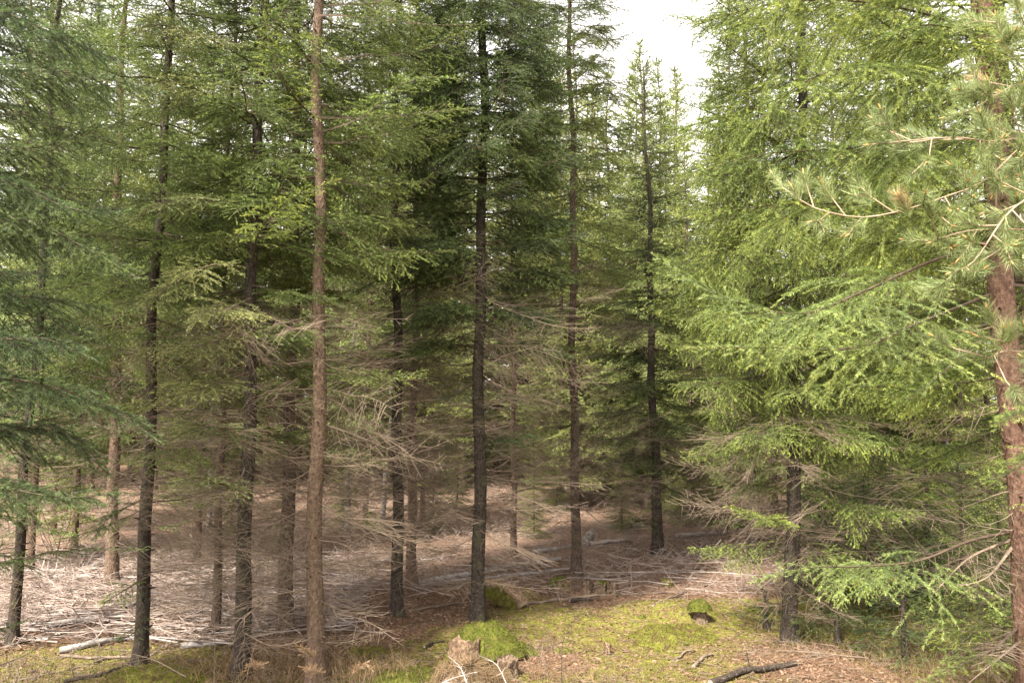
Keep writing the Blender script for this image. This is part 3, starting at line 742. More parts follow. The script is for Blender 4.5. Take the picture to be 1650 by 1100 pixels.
# ------------------------------------------------------------------ trees further back: a few kinds, each copied
def dup(root, loc, rz, sc):
    r = root.copy(); C.objects.link(r); r.location = loc; r.rotation_euler = (0, 0, rz); r.scale = (sc, sc, sc)
    for ch in root.children:
        c = ch.copy(); C.objects.link(c); c.parent = r
    return r

protos = []
for k, (H, zc, Lm, needle, lod) in enumerate([(13, 1.7, 1.6, 'far_needle', 'far'), (12, 1.1, 1.6, 'far_needle', 'far'), (14, 2.6, 1.7, 'far_needle', 'far'), (11, .5, 1.6, 'far_needle', 'far')]):
    t, _, _ = build_tree('x', None, None, .075, H, zc, Lm, lod, 'far', needle, ('red_bark', 'bark')[k % 2], seed=60 + k, loc=(0, 0, 0), gap=.46, per=6,
                         deadz=(.35, zc + .5), deadL=1.3, deadper=3, deadkind='dead_far', group='spruces standing further back', name='spruce_tree', deadgap=.40, inter=3)
    protos.append([t, False])
SPOTS = [  # trunk pixel x, distance, kind, scale
    (95, 17, 2, .85), (62, 13.5, 2, .8), (130, 15.2, 2, .8), (325, 14, 2, .8), (592, 16, 2, .72), (682, 17, 2, .75), (1172, 15.5, 2, .7), (1310, 15, 1, .9), (1545, 13.5, 1, .8), (1590, 16, 3, .9),
    (1112, 19, 3, .85), (1245, 19, 1, 1.0), (1330, 20, 3, .9), (1530, 19, 2, .95), (1450, 21, 0, 1.0), (1640, 21, 0, 1.0), (1360, 25, 0, 1.2),
    (545, 25, 2, 1.1), (578, 22.5, 2, .9), (700, 25, 0, 1.2), (745, 24, 2, 1.0), (800, 26, 1, 1.2), (870, 25, 0, 1.2), (895, 28, 2, 1.2), (1190, 25, 2, 1.2),
    (15, 23, 0, 1.3), (50, 26, 2, 1.4), (150, 24, 2, 1.25), (215, 26, 1, 1.3), (252, 24, 2, 1.3), (290, 28, 0, 1.4), (370, 26, 2, 1.3), (430, 25, 0, 1.3), (482, 27, 2, 1.4), (520, 30, 0, 1.5), (605, 27, 2, 1.4), (655, 29, 0, 1.5), (722, 28, 2, 1.4), (840, 26.5, 2, 1.3),
    (640, 31, 3, 1.3), (770, 30, 3, 1.2), (535, 28, 3, 1.1), (715, 26.5, 3, .95), (850, 29, 3, 1.0), (940, 27, 3, 1.0), (1030, 26, 3, .95), (1150, 28, 3, 1.2), (330, 25, 3, 1.0), (410, 29, 3, 1.1), (270, 27, 3, 1.0), (110, 27, 3, 1.0),
    (930, 21, 1, 1.05), (985, 22, 1, 1.0), (1070, 21, 1, 1.0), (1096, 24, 0, 1.0), (1030, 27, 1, 1.2), (960, 26, 0, 1.1), (950, 23, 1, 1.0), (1003, 24, 3, 1.0), (1078, 22.5, 1, .95), (1020, 28, 1, 1.12), (968, 28, 2, 1.0), (1100, 25, 1, 1.1), (1055, 24, 3, 1.0), (905, 21, 1, 1.0), (460, 15, 3, .2), (560, 18, 3, .28), (700, 17.5, 3, .22), (738, 20, 3, .33), (860, 17, 3, .26), (897, 20.5, 3, .33), (1000, 17.5, 3, .28), (118, 20, 3, .33), (300, 21, 3, .36), (378, 17.5, 3, .24)]
back = []
rngb = np.random.default_rng(5)
for px, Y, k, s in SPOTS:
    q = P(px, 667, Y); x, y = q[0], Y
    loc = (x, y, float(gz(x, y)) - .02); a = rngb.random() * 2 * pi
    pr, used = protos[k]
    if not used:
        o = pr; o.location = loc; o.rotation_euler = (0, 0, a); o.scale = (s,) * 3; protos[k][1] = True
    else: o = dup(pr, loc, a, s)
    back.append((px, Y, o))
# each is named by the two told-apart trunks it shows between, then by its place among its neighbours there
NAMED.sort(key=lambda a: a[1])
gaps = {}
for px, Y, o in back:
    i = sum(1 for _, x in NAMED if x < px); gaps.setdefault(i, []).append((px, Y, o))
ORD = ['first', 'second', 'third', 'fourth', 'fifth', 'sixth', 'seventh', 'eighth']
for i, l in gaps.items():
    l.sort(key=lambda a: a[0]); n = len(l)
    where = ('beyond ' + NAMED[0][0]) if i == 0 else ('beyond ' + NAMED[-1][0]) if i == len(NAMED) else None
    for j, (px, Y, o) in enumerate(l):
        if where is None:
            nm = NAMED[i - 1][0] if (j < n / 2) else NAMED[i][0]
            sd = 'right of' if j < n / 2 else 'left of'
            m = [a for a in range(n) if (a < n / 2) == (j < n / 2)]; rank = m.index(j) if j < n / 2 else len(m) - 1 - m.index(j)
            kind_ = 'small far young spruce' if o.scale[0] < .4 else 'distant spruce'
            o['label'] = (f'{kind_} just {sd} ' if rank == 0 else f'{kind_}, {ORD[rank]} one {sd} ') + nm
        else: o['label'] = f'distant spruce {where}' + ('' if n == 1 else f', {ORD[j]} from the left')

# birches among them
def birch(label, px, Y, H, r, seed, lean=0):
    rng = np.random.default_rng(seed); q = P(px, 667, Y); base = np.array([q[0], Y, float(gz(q[0], Y))])
    t = thing('birch_tree', label, 'tree', base, 'birches among the spruces')
    me, at, rad = trunk_mesh(H, r, (lean, 0), rng, 'trunk', M['birch_bark'], False, 10, .05); obj('trunk', me, t)
    W = []; leaves = []
    for k in range(26):
        z = rng.uniform(H * .35, H * .97); az = rng.random() * 6.28; L = (1 - z / H) * 2.2 + .35; p = at(z); d = np.array([cos(az), sin(az), .9]); d /= np.linalg.norm(d)
        for j in range(6):
            e = p + d * L / 6; W.append((p, e, .009 * (1 - j / 7), .009 * (1 - (j + 1) / 7))); p = e; d = norm(d + rng.normal(0, .18, 3) + np.array([0, 0, -.12]))
            for _ in range(14): leaves.append(p + rng.normal(0, .14, 3))
    v, f = prisms(np.array([a[0] for a in W]), np.array([a[1] for a in W]), np.array([a[2] for a in W]), np.array([a[3] for a in W]), 4)
    c = np.array(leaves); a = norm(rng.normal(0, 1, c.shape)) * .026; b = norm(np.cross(a, rng.normal(0, 1, c.shape))) * .018
    lv = np.stack([c - a, c + b, c + a, c - b], 1).reshape(-1, 3)
    obj('crown', mesh('crown', [(lv, np.arange(len(lv)).reshape(-1, 4), 0, None, False), (v, f, 1, None, False)], [M['leaf'], M['twig']]), t)
birch('thin white birch stem left of the tallest brown trunk', 343, 18, 9, .045, 1)
birch('mottled white birch stem between the tallest brown trunk and the black trunk', 562, 17, 9.5, .055, 2, .02)
birch('leaning white birch stem just left of the black trunk on litter', 618, 18.5, 9, .05, 3, .06)
birch('faint white birch stem right of the centre spruce', 715, 26, 11, .06, 4)
birch('white birch stem among the right-hand spruces', 1522, 15.5, 10, .05, 5)

# ------------------------------------------------------------------ ground
def sm(a, b, x): t = np.clip((x - a) / (b - a), 0, 1); return t * t * (3 - 2 * t)
def gauss(x, y, px, py, r):
    q = g0(px, py); return np.exp(-((x - q[0]) ** 2 + (y - q[1]) ** 2) / (r * r))
def moss_at(x, y):
    edge_ = np.where(x < -2.2, 9.3, 11.3) + (vnoise(x * .8, y * .8, 9) - .5) * 1.2
    m = 1 - sm(edge_ - .5, edge_ + .5, y)
    m = m - 1.1 * gauss(x, y, 600, 1005, .75) - .9 * gauss(x, y, 690, 980, .8) - .7 * gauss(x, y, 1320, 1075, .9) - .8 * gauss(x, y, 880, 1060, .45) - .6 * gauss(x, y, 480, 1060, .8)
    m = m + .25 * (fbm(x * 1.6, y * 1.6, 21, 3) - .5)
    return np.clip(m * .55, 0, .6)
def slash_at(x, y):
    e = np.where(x < -2.0, 9.5, 11.6) + (vnoise(x * .6, y * .6, 14) - .5) * 1.0
    return np.clip(sm(e - .4, e + .8, y) * .6 - sm(24, 34, y) * .35, 0, .6)

def axis_steps(lo, hi, fine_lo, fine_hi, d):
    f = np.arange(fine_lo, fine_hi + d / 2, d); a = [f]
    s = d; v = fine_hi; up = []
    while v < hi: s *= 1.18; v += s; up.append(v)
    s = d; v = fine_lo; dn = []
    while v > lo: s *= 1.18; v -= s; dn.append(v)
    return np.concatenate([dn[::-1], f, up])
gx = axis_steps(-160, 160, -9.0, 9.0, .05); gy = axis_steps(-60, 260, 4.5, 17.0, .05)
XX, YY = np.meshgrid(gx, gy)
mo = moss_at(XX, YY); sl = slash_at(XX, YY)
near = np.exp(-np.maximum(0, YY - 17) / 4)
ZZ = gz(XX, YY) + near * ((fbm(XX * 4.2, YY * 4.2, 31, 3) - .5) * .085 * (mo / .6) + (fbm(XX * 9, YY * 9, 41, 2) - .5) * .03 + (fbm(XX * 19, YY * 19, 47, 2) - .5) * .018)
v = np.stack([XX, YY, ZZ], -1).reshape(-1, 3); nx, ny = len(gx), len(gy)
i = np.arange(nx * ny).reshape(ny, nx)
f = np.stack([i[:-1, :-1], i[:-1, 1:], i[1:, 1:], i[1:, :-1]], -1).reshape(-1, 4)
me = mesh('ground', [(v, f, 0, None, True)], [ground_mat()])
for nm, arr in (('moss', mo), ('slash', sl)):
    at = me.attributes.new(nm, 'FLOAT', 'POINT'); at.data.foreach_set('value', arr.ravel().astype(np.float32))
tag(obj('ground', me), 'forest floor of moss, brown needle litter and grey slash', kind='structure')
def surf(x, y):
    near = np.exp(-np.maximum(0, y - 17) / 4)
    return gz(x, y) + near * ((fbm(x * 4.2, y * 4.2, 31, 3) - .5) * .085 * (moss_at(x, y) / .6) + (fbm(x * 9, y * 9, 41, 2) - .5) * .03 + (fbm(x * 19, y * 19, 47, 2) - .5) * .018)

def stuff(name, parts, mats, label): return tag(obj(name, mesh(name, parts, mats)), label, None, None, 'stuff')

rng = np.random.default_rng(77)
def scatter(n, y0, y1, dens=None, wide=1.08):
    y = 1 / (1 / y1 + rng.random(n) * (1 / y0 - 1 / y1)); x = (rng.random(n) - .5) * 2 * 825 / FPX * y * wide
    if dens is not None: k = rng.random(n) < dens(x, y); x, y = x[k], y[k]
    return x, y
# moss blades
def blades(x, y, h, w, lean=.6, z=None):
    n = len(x); b = np.stack([x, y, (surf(x, y) if z is None else z) - .004], 1)
    d = norm(np.stack([rng.normal(0, lean, n), rng.normal(0, lean, n), np.ones(n)], 1)); a = rng.random(n) * 6.28
    wv = np.stack([np.cos(a), np.sin(a), np.zeros(n)], 1) * w * .5; hh = (h * rng.uniform(.5, 1.3, n))[:, None]
    v = np.stack([b - wv, b + wv, b + d * hh], 1).reshape(-1, 3); return v, np.arange(3 * n).reshape(-1, 3)
x, y = scatter(170000, 6.4, 13, lambda x, y: np.clip((moss_at(x, y) - .22 + .35 * (fbm(x * 3, y * 3, 61, 3) - .5)) * 5, 0, 1))
v, f = blades(x, y, .026, .011, .8)
stuff('moss', [(v, f, 0, None, False)], [M['moss']], 'low yellow green moss carpet on the forest floor')
# fallen needles, bark flakes and short twigs
x, y = scatter(60000, 6.2, 15, lambda x, y: 1 - .6 * np.clip(moss_at(x, y) / .5, 0, 1)); n = len(x)
c = np.stack([x, y, surf(x, y) + .006], 1); a = rng.random(n) * 6.28; d = np.stack([np.cos(a), np.sin(a), rng.normal(0, .25, n)], 1)
p = np.stack([-np.sin(a), np.cos(a), rng.normal(0, .5, n)], 1); l = rng.uniform(.008, .03, n)[:, None]; w = rng.uniform(.003, .009, n)[:, None]
v = np.stack([c - d * l - p * w, c + d * l - p * w, c + d * l + p * w, c - d * l + p * w], 1).reshape(-1, 3)
stuff('litter', [(v, np.arange(len(v)).reshape(-1, 4), 0, None, False)], [M['litter']], 'brown fallen needles and bark flakes')
# brushwood of the slash field
def sticks(n, y0, y1, dens, lmin, lmax, r, lift, tilt=.1, fork=2, dirs=None):
    x, y = scatter(n, y0, y1, dens); n = len(x)
    a = rng.random(n) * 6.28 if dirs is None else rng.normal(dirs, .5, n); L = rng.uniform(lmin, lmax, n) * rng.uniform(.4, 1, n)
    d = norm(np.stack([np.cos(a), np.sin(a), rng.normal(0, tilt, n)], 1)); c = np.stack([x, y, surf(x, y) + rng.random(n) * lift + .008], 1)
    rr = r * rng.uniform(.5, 1.4, n); bend = norm(d + rng.normal(0, .22, (n, 3)) * [1, 1, .6])
    m = c + bend * (L * .5)[:, None]; s = c - d * (L * .5)[:, None]
    P0 = [s, c]; P1 = [c, m]; A = [rr, rr * .75]; B = [rr * .75, rr * .35]
    for _ in range(fork):
        t = rng.random(n)[:, None]; q = s * (1 - t) + c * t; dd = norm(d + rng.normal(0, .6, (n, 3))); P0.append(q); P1.append(q + dd * (L * rng.uniform(.1, .35, n))[:, None]); A.append(rr * .5); B.append(rr * .25)
    return prisms(np.concatenate(P0), np.concatenate(P1), np.concatenate(A), np.concatenate(B), 4)
sd = lambda x, y: np.clip(slash_at(x, y) * 1.9, 0, 1)
sl_left = lambda x, y: sd(x, y) * np.where((x < -2) & (y < 15), 1, .20) * sm(.36, .62, fbm(x * .9, y * .9, 71, 3))
v1, f1 = sticks(16000, 9, 20, sl_left, .15, 1.1, .0042, .14, .18, 3)
v2, f2 = sticks(5200, 9, 26, lambda x, y: sd(x, y) * np.where((x < -2) & (y < 15), .9, .22), .4, 1.8, .0085, .12, .10, 3)
v3, f3 = sticks(900, 8.6, 18, lambda x, y: sd(x, y) * np.where((x < -2) & (y < 15), .8, .12), .8, 2.2, .010, .10, .03, 0, 2.9)
v4, f4 = sticks(2600, 10, 18, lambda x, y: sd(x, y) * np.where((x > -2) | (x < -5), .8, .25), .25, .9, .004, .25, .7, 3)
stuff('brushwood', [(v1, f1, 0, None, False), (v2, f2, 0, None, False), (v3, f3, 1, None, True), (v4, f4, 0, None, False)], [M['slash'], M['bleached']], 'grey and brown cut brushwood lying on the ground')
v5, f5 = sticks(9000, 13, 30, lambda x, y: sm(.40, .60, fbm(x * .7, y * .7, 91, 3)), .25, .9, .0052, .22, .55, 3)
stuff('dead_undergrowth', [(v5, f5, 0, None, False)], [M['slash']], 'tangled thin dead stems over the far forest floor')
v1, f1 = sticks(4200, 6.6, 12.5, lambda x, y: .6 + 0 * x, .08, .5, .0035, .02, .06, 2)
stuff('twig_litter', [(v1, f1, 0, None, False)], [M['dead_twig']], 'thin fallen twigs on the moss')
# dry grass and thin dead stems in the lowest foreground
def dry(cx, cy, sx, sy, n, h):
    x = rng.normal(cx, sx, n); y = rng.normal(cy, sy, n); z = surf(x, y); d = norm(np.stack([rng.normal(0, .55, n), rng.normal(0, .4, n), np.ones(n)], 1))
    hh = h * rng.uniform(.4, 1.2, n); b = np.stack([x, y, z], 1); m = b + d * (hh * .6)[:, None]; e = m + norm(d + rng.normal(0, .5, (n, 3)) - [0, 0, .2]) * (hh * .5)[:, None]
    r = np.full(n, .0018); return prisms(np.concatenate([b, m]), np.concatenate([m, e]), np.concatenate([r, r * .8]), np.concatenate([r * .8, r * .3]), 3)
ps = []
for px, py, sx, sy, n, h in [(420, 1085, .5, .25, 500, .30), (60, 1095, .5, .25, 260, .3), (900, 1085, .35, .2, 160, .2), (1000, 1095, .4, .15, 60, .16), (1540, 1090, .5, .3, 300, .3), (1330, 1060, .5, .3, 140, .2), (600, 1098, .25, .12, 260, .25), (880, 1045, .18, .12, 130, .12)]:
    q = g0(px, py); ps.append((*dry(q[0], q[1], sx, sy, n, h), len(ps) % 2, None, False))
stuff('dry_grass', ps, [M['straw'], M['dead_twig']], 'dry straw and thin dead stems low in front')

# ------------------------------------------------------------------ fallen logs and poles
def log(label, pts, r, mat, name='fallen_log', group='fallen logs and poles', stubs=5, taper=.35, lift=0):
    q = []
    for px, py in pts: a = G(px, py); a[2] = float(surf(a[0], a[1])) + r * .75 + lift; q.append(a)
    q = np.array(q); base = q.mean(0); p, L = resample(q - base, max(8, int(np.linalg.norm(q[-1] - q[0]) / .12)))
    lr = np.random.default_rng(int(pts[0][0] * 7 + pts[0][1])); n = len(p); p = p + lr.normal(0, .006, p.shape)
    rad = r * (1 - taper * np.linspace(0, 1, n)) * lr.uniform(.92, 1.08, n)
    v, qd, tr = tube(p, rad, 10, .10, lr)
    parts = [(v, qd, 0, None, True), (v, tr, 1, None, False)]
    k = stubs; ii = lr.integers(1, n - 1, k); d = norm(lr.normal(0, 1, (k, 3)) + [0, 0, .9])
    a, b = prisms(p[ii], p[ii] + d * (rad[ii] + lr.uniform(.03, .22, k))[:, None], rad[ii] * .28, rad[ii] * .12, 5); parts.append((a, b, 0, None, False))
    return tag(obj(name, mesh(name, parts, [M[mat], M['bleached']]), None, base), label, 'log' if r > .022 else 'pole', group)
log('thick pale birch log lying left of the thin dark spruce on its mound', [(97, 1052), (150, 1043), (212, 1029)], .038, 'birch_bark', stubs=2)
log('thinner brown pole tucked under the thick pale birch log', [(98, 1058), (150, 1061), (212, 1060)], .02, 'dead_twig')
log('short white birch log between the mossy mound and the slender grey spruce', [(292, 1046), (325, 1043), (365, 1037)], .04, 'birch_bark', stubs=1)
log('long bare branch slanting over the moss, lowest at the left', [(30, 1098), (110, 1078), (200, 1051)], .014, 'dead_twig', 'fallen_branch')
log('crooked brown branch below the thick pale birch log', [(105, 1099), (165, 1087), (208, 1072)], .02, 'dark_bark', 'fallen_branch')
log('white log across the slash just right of the slim dark left spruce', [(53, 960), (95, 955), (136, 951)], .05, 'bleached')
log('long bleached pole, uppermost of the two in the middle of the left slash', [(70, 992), (150, 983), (222, 976)], .04, 'bleached')
log('long bleached pole, lower of the two in the middle of the left slash', [(73, 1012), (150, 1003), (222, 995)], .045, 'birch_bark')
log('short pale log at the foot of the slim dark left spruce', [(31, 1017), (60, 1015)], .045, 'bleached', stubs=1)
log('far pale log near the top of the left slash', [(57, 928), (90, 925), (118, 923)], .06, 'bleached')
log('far pale log under the top one in the left slash', [(80, 936), (112, 934), (144, 934)], .06, 'bleached')
log('thick far white log left of the reddish trunk', [(120, 925), (150, 917), (160, 912)], .06, 'birch_bark')
log('pale pole crossing behind the thin dark spruce on its mound', [(205, 1000), (260, 990), (330, 985)], .03, 'bleached')
log('longest pale log slanting up behind the centre spruce', [(676, 945), (780, 925), (902, 903)], .055, 'birch_bark')
log('pale pole lying below the longest log behind the centre spruce', [(680, 943), (790, 934), (925, 918)], .035, 'bleached')
log('thin brown pole running from the black trunk to the centre spruce', [(661, 985), (705, 978), (762, 969)], .016, 'dead_twig')
log('long straight brown pole edging the moss right of centre', [(846, 964), (960, 961), (1096, 955)], .024, 'dead_twig', stubs=7)
log('long thin pole lying on brown litter behind the small stumps', [(948, 932), (1060, 922), (1158, 916), (1215, 917)], .028, 'dead_twig', stubs=7)
log('far white log left of the shaggy grey green spruce', [(950, 879), (985, 876), (1020, 873)], .05, 'bleached')
log('farthest pale log above the white one by the shaggy spruce', [(981, 853), (1010, 851), (1036, 849)], .06, 'bleached')
log('stubby pale log pointing at the camera beside the slim spruce', [(942, 880), (953, 862)], .085, 'birch_bark', stubs=0, taper=.1)
log('white pole on the slash left of the slim spruce', [(860, 892), (900, 886), (930, 880)], .045, 'bleached')
log('far white pole right of the shaggy grey green spruce', [(1090, 866), (1150, 862), (1205, 860)], .045, 'bleached')
log('dark barked log with pale rings at the bottom right', [(1145, 1103), (1200, 1089), (1240, 1081), (1282, 1070)], .038, 'dark_bark', stubs=2)
log('pale stick slanting up the moss hummock', [(1053, 981), (1080, 967), (1106, 953)], .018, 'dead_twig', 'fallen_branch')
log('dark stick lying on moss below the hummock', [(1118, 1074), (1132, 1063), (1147, 1053)], .02, 'dead_twig', 'fallen_branch', stubs=2)
log('thin forked stick on moss left of the dark stick', [(1085, 1066), (1105, 1057), (1122, 1050)], .013, 'dead_twig', 'fallen_branch', stubs=4)
log('short brown pole on moss beneath the long straight pole', [(918, 970), (955, 967)], .028, 'dark_bark', stubs=0)
log('pale pole behind the rough shaded trunk', [(1300, 835), (1360, 832), (1420, 831)], .05, 'bleached')
log('short dark branch lying on moss left of the big stump', [(684, 1045), (700, 1038), (716, 1035)], .016, 'dark_bark', 'fallen_branch', stubs=2)

# ------------------------------------------------------------------ stumps, moss cushions
def dome(rx, ry, h, seed, nr=26, na=56, rough=.45, edge=.0):
    """an uneven cushion: grid of rings, returns verts and quads"""
    r = np.linspace(0, 1, nr)[:, None]; a = np.linspace(0, 2 * pi, na, endpoint=False)[None]
    e = 1 + .30 * (fbm(np.cos(a) * 1.7 + 5 + seed, np.sin(a) * 1.7 + 5, seed, 3) - .5) * 2.6
    x = r * np.cos(a) * rx * e; y = r * np.sin(a) * ry * e; z = h * (1 - r ** 2.4) + 0 * a
    z = z + rough * min(h, .14) * (fbm(x * 7 + seed, y * 7, seed, 3) - .5) * 2 * (1 - r ** 6) + .22 * h * (vnoise(x * 22, y * 22, seed + 3) - .5) - edge * r ** 4
    v = np.stack([x, y, z], -1).reshape(-1, 3); i = np.arange(nr * na).reshape(nr, na); j = np.roll(i, -1, 1)
    return v, np.stack([i[:-1], i[1:], j[1:], j[:-1]], -1).reshape(-1, 4)
def fuzz(v, f, n, h, w, hang=0.0):
    """short blades growing out of a surface"""
    a, b, c = v[f[:, 0]], v[f[:, 1]], v[f[:, 2]]; d = v[f[:, 3]]
    ar = np.linalg.norm(np.cross(c - a, d - b), axis=1) + 1e-9; k = rng.choice(len(f), n, p=ar / ar.sum())
    s, t = rng.random(n)[:, None], rng.random(n)[:, None]; p = (a[k] * (1 - s) + b[k] * s) * (1 - t) + (d[k] * (1 - s) + c[k] * s) * t
    nn = norm(np.cross(c - a, d - b))[k]; nn = nn * np.sign(nn[:, 2:3] + 1e-3)
    dd = norm(nn + rng.normal(0, .55, (n, 3)) - [0, 0, hang]); w_ = norm(np.cross(dd, rng.normal(0, 1, (n, 3)))) * w * .5; hh = (h * rng.uniform(.5, 1.3, n))[:, None]
    vv = np.stack([p - w_, p + w_, p + dd * hh], 1).reshape(-1, 3); return vv, np.arange(3 * n).reshape(-1, 3)
def stump_body(r, h, seed, jag=.35, lean=(0, 0), sides=28):
    sr = np.random.default_rng(seed); a = np.linspace(0, 2 * pi, sides, endpoint=False); zs = np.linspace(-.06, 1, 12)
    prof = 1 + .35 * np.exp(-np.maximum(zs, 0) * 5); lob = 1 + .12 * np.sin(a * 4 + sr.random() * 6) + .07 * sr.normal(0, 1, sides)
    top = h * (1 - jag * sr.random(sides) * (.4 + .6 * (np.sin(a * 2 + sr.random() * 6) > 0)))
    v = []
    for z, p in zip(zs, prof): v.append(np.stack([r * p * lob * np.cos(a) + lean[0] * max(z, 0) * h, r * p * lob * np.sin(a) + lean[1] * max(z, 0) * h, np.where(z > 0, z * top, z)], -1) + sr.normal(0, .006, (sides, 3)))
    inner = v[-1] * np.array([.55, .55, .72]); v.append(inner); v.append(inner * np.array([.02, .02, .9]))
    v = np.concatenate(v); n = 14; i = np.arange(n * sides).reshape(n, sides); j = np.roll(i, -1, 1)
    return v, np.stack([i[:-1], j[:-1], j[1:], i[1:]], -1).reshape(-1, 4)
def at_ground(px, py): q = G(px, py); return np.array([q[0], q[1], float(surf(q[0], q[1]))])
def stump(label, px, py, r, h, seed, cap=None, lean=(0, 0), jag=.35, mat='rot', group='old tree stumps'):
    b = at_ground(px, py); t = thing('tree_stump', label, 'stump', b, group)
    v, f = stump_body(r, h, seed, jag, lean); obj('stump_body', mesh('stump_body', [(v, f, 0, None, True)], [M[mat]]), t)
    if cap:
        rx, ry, ch, zo, ox, oy = cap; v, f = dome(rx, ry, ch, seed + 2, edge=ch * .7); v = v + [ox, oy, zo]
        n = int(rx * ry * 42000) + 200
        v2, f2 = fuzz(v, f, n, .022, .007, .2); obj('moss_cap', mesh('moss_cap', [(v, f, 0, None, True), (v2, f2, 0, None, False)], [M['bright_moss']]), t)
    return t
stump('big rotten stump under a thick bright moss cap in the centre', 752, 1060, .17, .27, 3, (.42, .32, .16, .15, .20, .20))
stump('broken brown stump draped in dry grass at the bottom centre', 748, 1116, .24, .20, 5, None, (.10, 0), .5, 'old_stump')
stump('sawn reddish stump block beside the grass draped one', 818, 1088, .10, .19, 8, None, (0, 0), .12, 'old_stump')
stump('small dark stump standing by itself behind the long straight pole', 947, 954, .07, .20, 11, None, mat='old_stump')
stump('small dark stump, left one of a close pair behind the long straight pole', 971, 957, .085, .20, 12, (.09, .08, .03, .17, 0, 0), mat='old_stump')
stump('small reddish stump, right one of a close pair behind the long straight pole', 987, 958, .085, .19, 13, None, mat='old_stump')
stump('mossy lumpy stump near the foot of the slim spruce', 906, 950, .12, .17, 14, (.15, .12, .08, .12, -.03, 0))
stump('flat topped far stump beside the white logs', 1009, 889, .12, .2, 15, None, (0, 0), .1, 'old_stump')
stump('upright mossy stub on top of the green hummock', 1128, 994, .07, .24, 16, (.15, .13, .06, .19, 0, 0), mat='old_stump')
stump('tiny pale stub alone on the open moss', 979, 1053, .035, .12, 17, None, (0, 0), .2)
stump('mossy low stump tucked behind the hummock', 1075, 944, .07, .1, 18, (.09, .08, .06, .06, 0, 0))
# slanting mossy root plate behind the centre spruce
b = at_ground(826, 972); t = thing('root_plate', 'slanting mossy root plate of a fallen tree right of the centre spruce', 'root plate', b)
p, L = resample(np.array([[.12, 0, .0], [.0, .03, .16], [-.22, .08, .27], [-.42, .12, .30]]), 14); v, q, tr = tube(p, np.linspace(.12, .05, 14), 12, .25, rng)
obj('root', mesh('root', [(v, q, 0, None, True), (v, tr, 0, None, False)], [M['rot']]), t)
v, f = dome(.30, .17, .10, 33, edge=.10); v = v @ rot_y(.42).T + [-.12, .03, .14]; v2, f2 = fuzz(v, f, 5000, .045, .007, .9)
obj('moss_cap', mesh('moss_cap', [(v, f, 0, None, True), (v2, f2, 0, None, False)], [M['moss']]), t)
# moss cushions on the floor
for label, px, py, rx, ry, h, m in [('flat bright moss cushion at the bottom, left of the stumps', 665, 1092, .5, .38, .10, 'bright_moss'), ('round moss hummock under the upright stub', 1090, 1000, .62, .45, .13, 'moss'),
                                 ('dark green moss tuft on the slope of the hummock', 1036, 988, .08, .07, .06, 'bright_moss'), ('moss cushion with a dark hollow below the hummock', 1085, 1018, .2, .14, .09, 'bright_moss'),
                                 ('small moss cushion topping the rotten lump right of the stumps', 905, 1050, .13, .1, .09, 'moss'), ('green moss cushion around the foot of the grey barked spruce', 470, 1000, .3, .2, .10, 'moss'),
                                 ('low moss cushion skirting the mossy mound spruce', 240, 1085, .5, .3, .07, 'moss'), ('soft moss cushion right of the big capped stump', 830, 1050, .28, .2, .12, 'bright_moss'),
                                 ('moss patch near the left foot of the black trunk', 590, 1050, .3, .2, .05, 'moss'), ('mossy lump behind the rough shaded trunk', 1225, 985, .3, .2, .13, 'moss')]:
    b = at_ground(px, py); b[2] -= .03; v, f = dome(rx, ry, h * .6 + .03, int(px), edge=.05); v2, f2 = fuzz(v, f, int(rx * ry * 30000) + 200, .024, .008)
    tag(obj('moss_cushion', mesh('moss_cushion', [(v, f, 0, None, True), (v2, f2, 0, None, False)], [M[m]]), None, b), label, 'moss cushion', 'moss cushions on the forest floor')
# dry grass hanging over the broken stump, with bleached branches across it
b = at_ground(750, 1108); n = 900; a = rng.uniform(0, 2 * pi, n); rr = np.sqrt(rng.random(n)) * .26; s = np.stack([rr * np.cos(a) + .04, rr * np.sin(a), .21 - rr * rr * 1.2 + rng.normal(0, .02, n)], 1)
d = norm(np.stack([np.cos(a) + .3 * rng.normal(0, 1, n), np.sin(a) + .3 * rng.normal(0, 1, n), rng.uniform(-.2, .5, n)], 1)); l = rng.uniform(.05, .26, n)[:, None]
m1 = s + d * l * .6; e1 = m1 + norm(d * .45 - [0, 0, 1]) * l * 1.1; r_ = np.full(n, .0022)
v, f = prisms(np.concatenate([s, m1]), np.concatenate([m1, e1]), np.concatenate([r_, r_]), np.concatenate([r_, r_ * .4]), 3)
tag(obj('grass_tussock', mesh('grass_tussock', [(v, f, 0, None, False)], [M['old_grass']]), None, b), 'drooping dry grass tussock covering the broken stump', 'dry grass')
def bare_branch(label, pts, r, lat, mat='bleached', seed=1, name='bare_branch', cat='branch', group='bare bleached branches in front'):
    q = np.array([P(*a) for a in pts]); base = q[0].copy(); rr = np.random.default_rng(seed)
    bb = make_branch(q - base, rr, latmax=lat, dead=True, bare=.1, step=.07, r0=r, tstep=.07, thin=1.3); v, f = prisms(bb.W0, bb.W1, bb.WR0, bb.WR1, 5)
    return tag(obj(name, mesh(name, [(v, f, 0, None, True)], [M[mat]]), None, base), label, cat, group)
bare_branch('bleached branch arching over the left of the grassy stump', [(755, 1108, 7.0), (742, 1075, 7.1), (722, 1056, 7.3)], .006, .07)
bare_branch('bleached branch arching over the right of the grassy stump', [(820, 1110, 6.9), (800, 1070, 7.0), (770, 1055, 7.2)], .005, .08, seed=2)
bare_branch('pale bare stick lying low across the stump grass', [(690, 1112, 6.8), (730, 1092, 6.9), (775, 1080, 7.1)], .006, .1, seed=3)
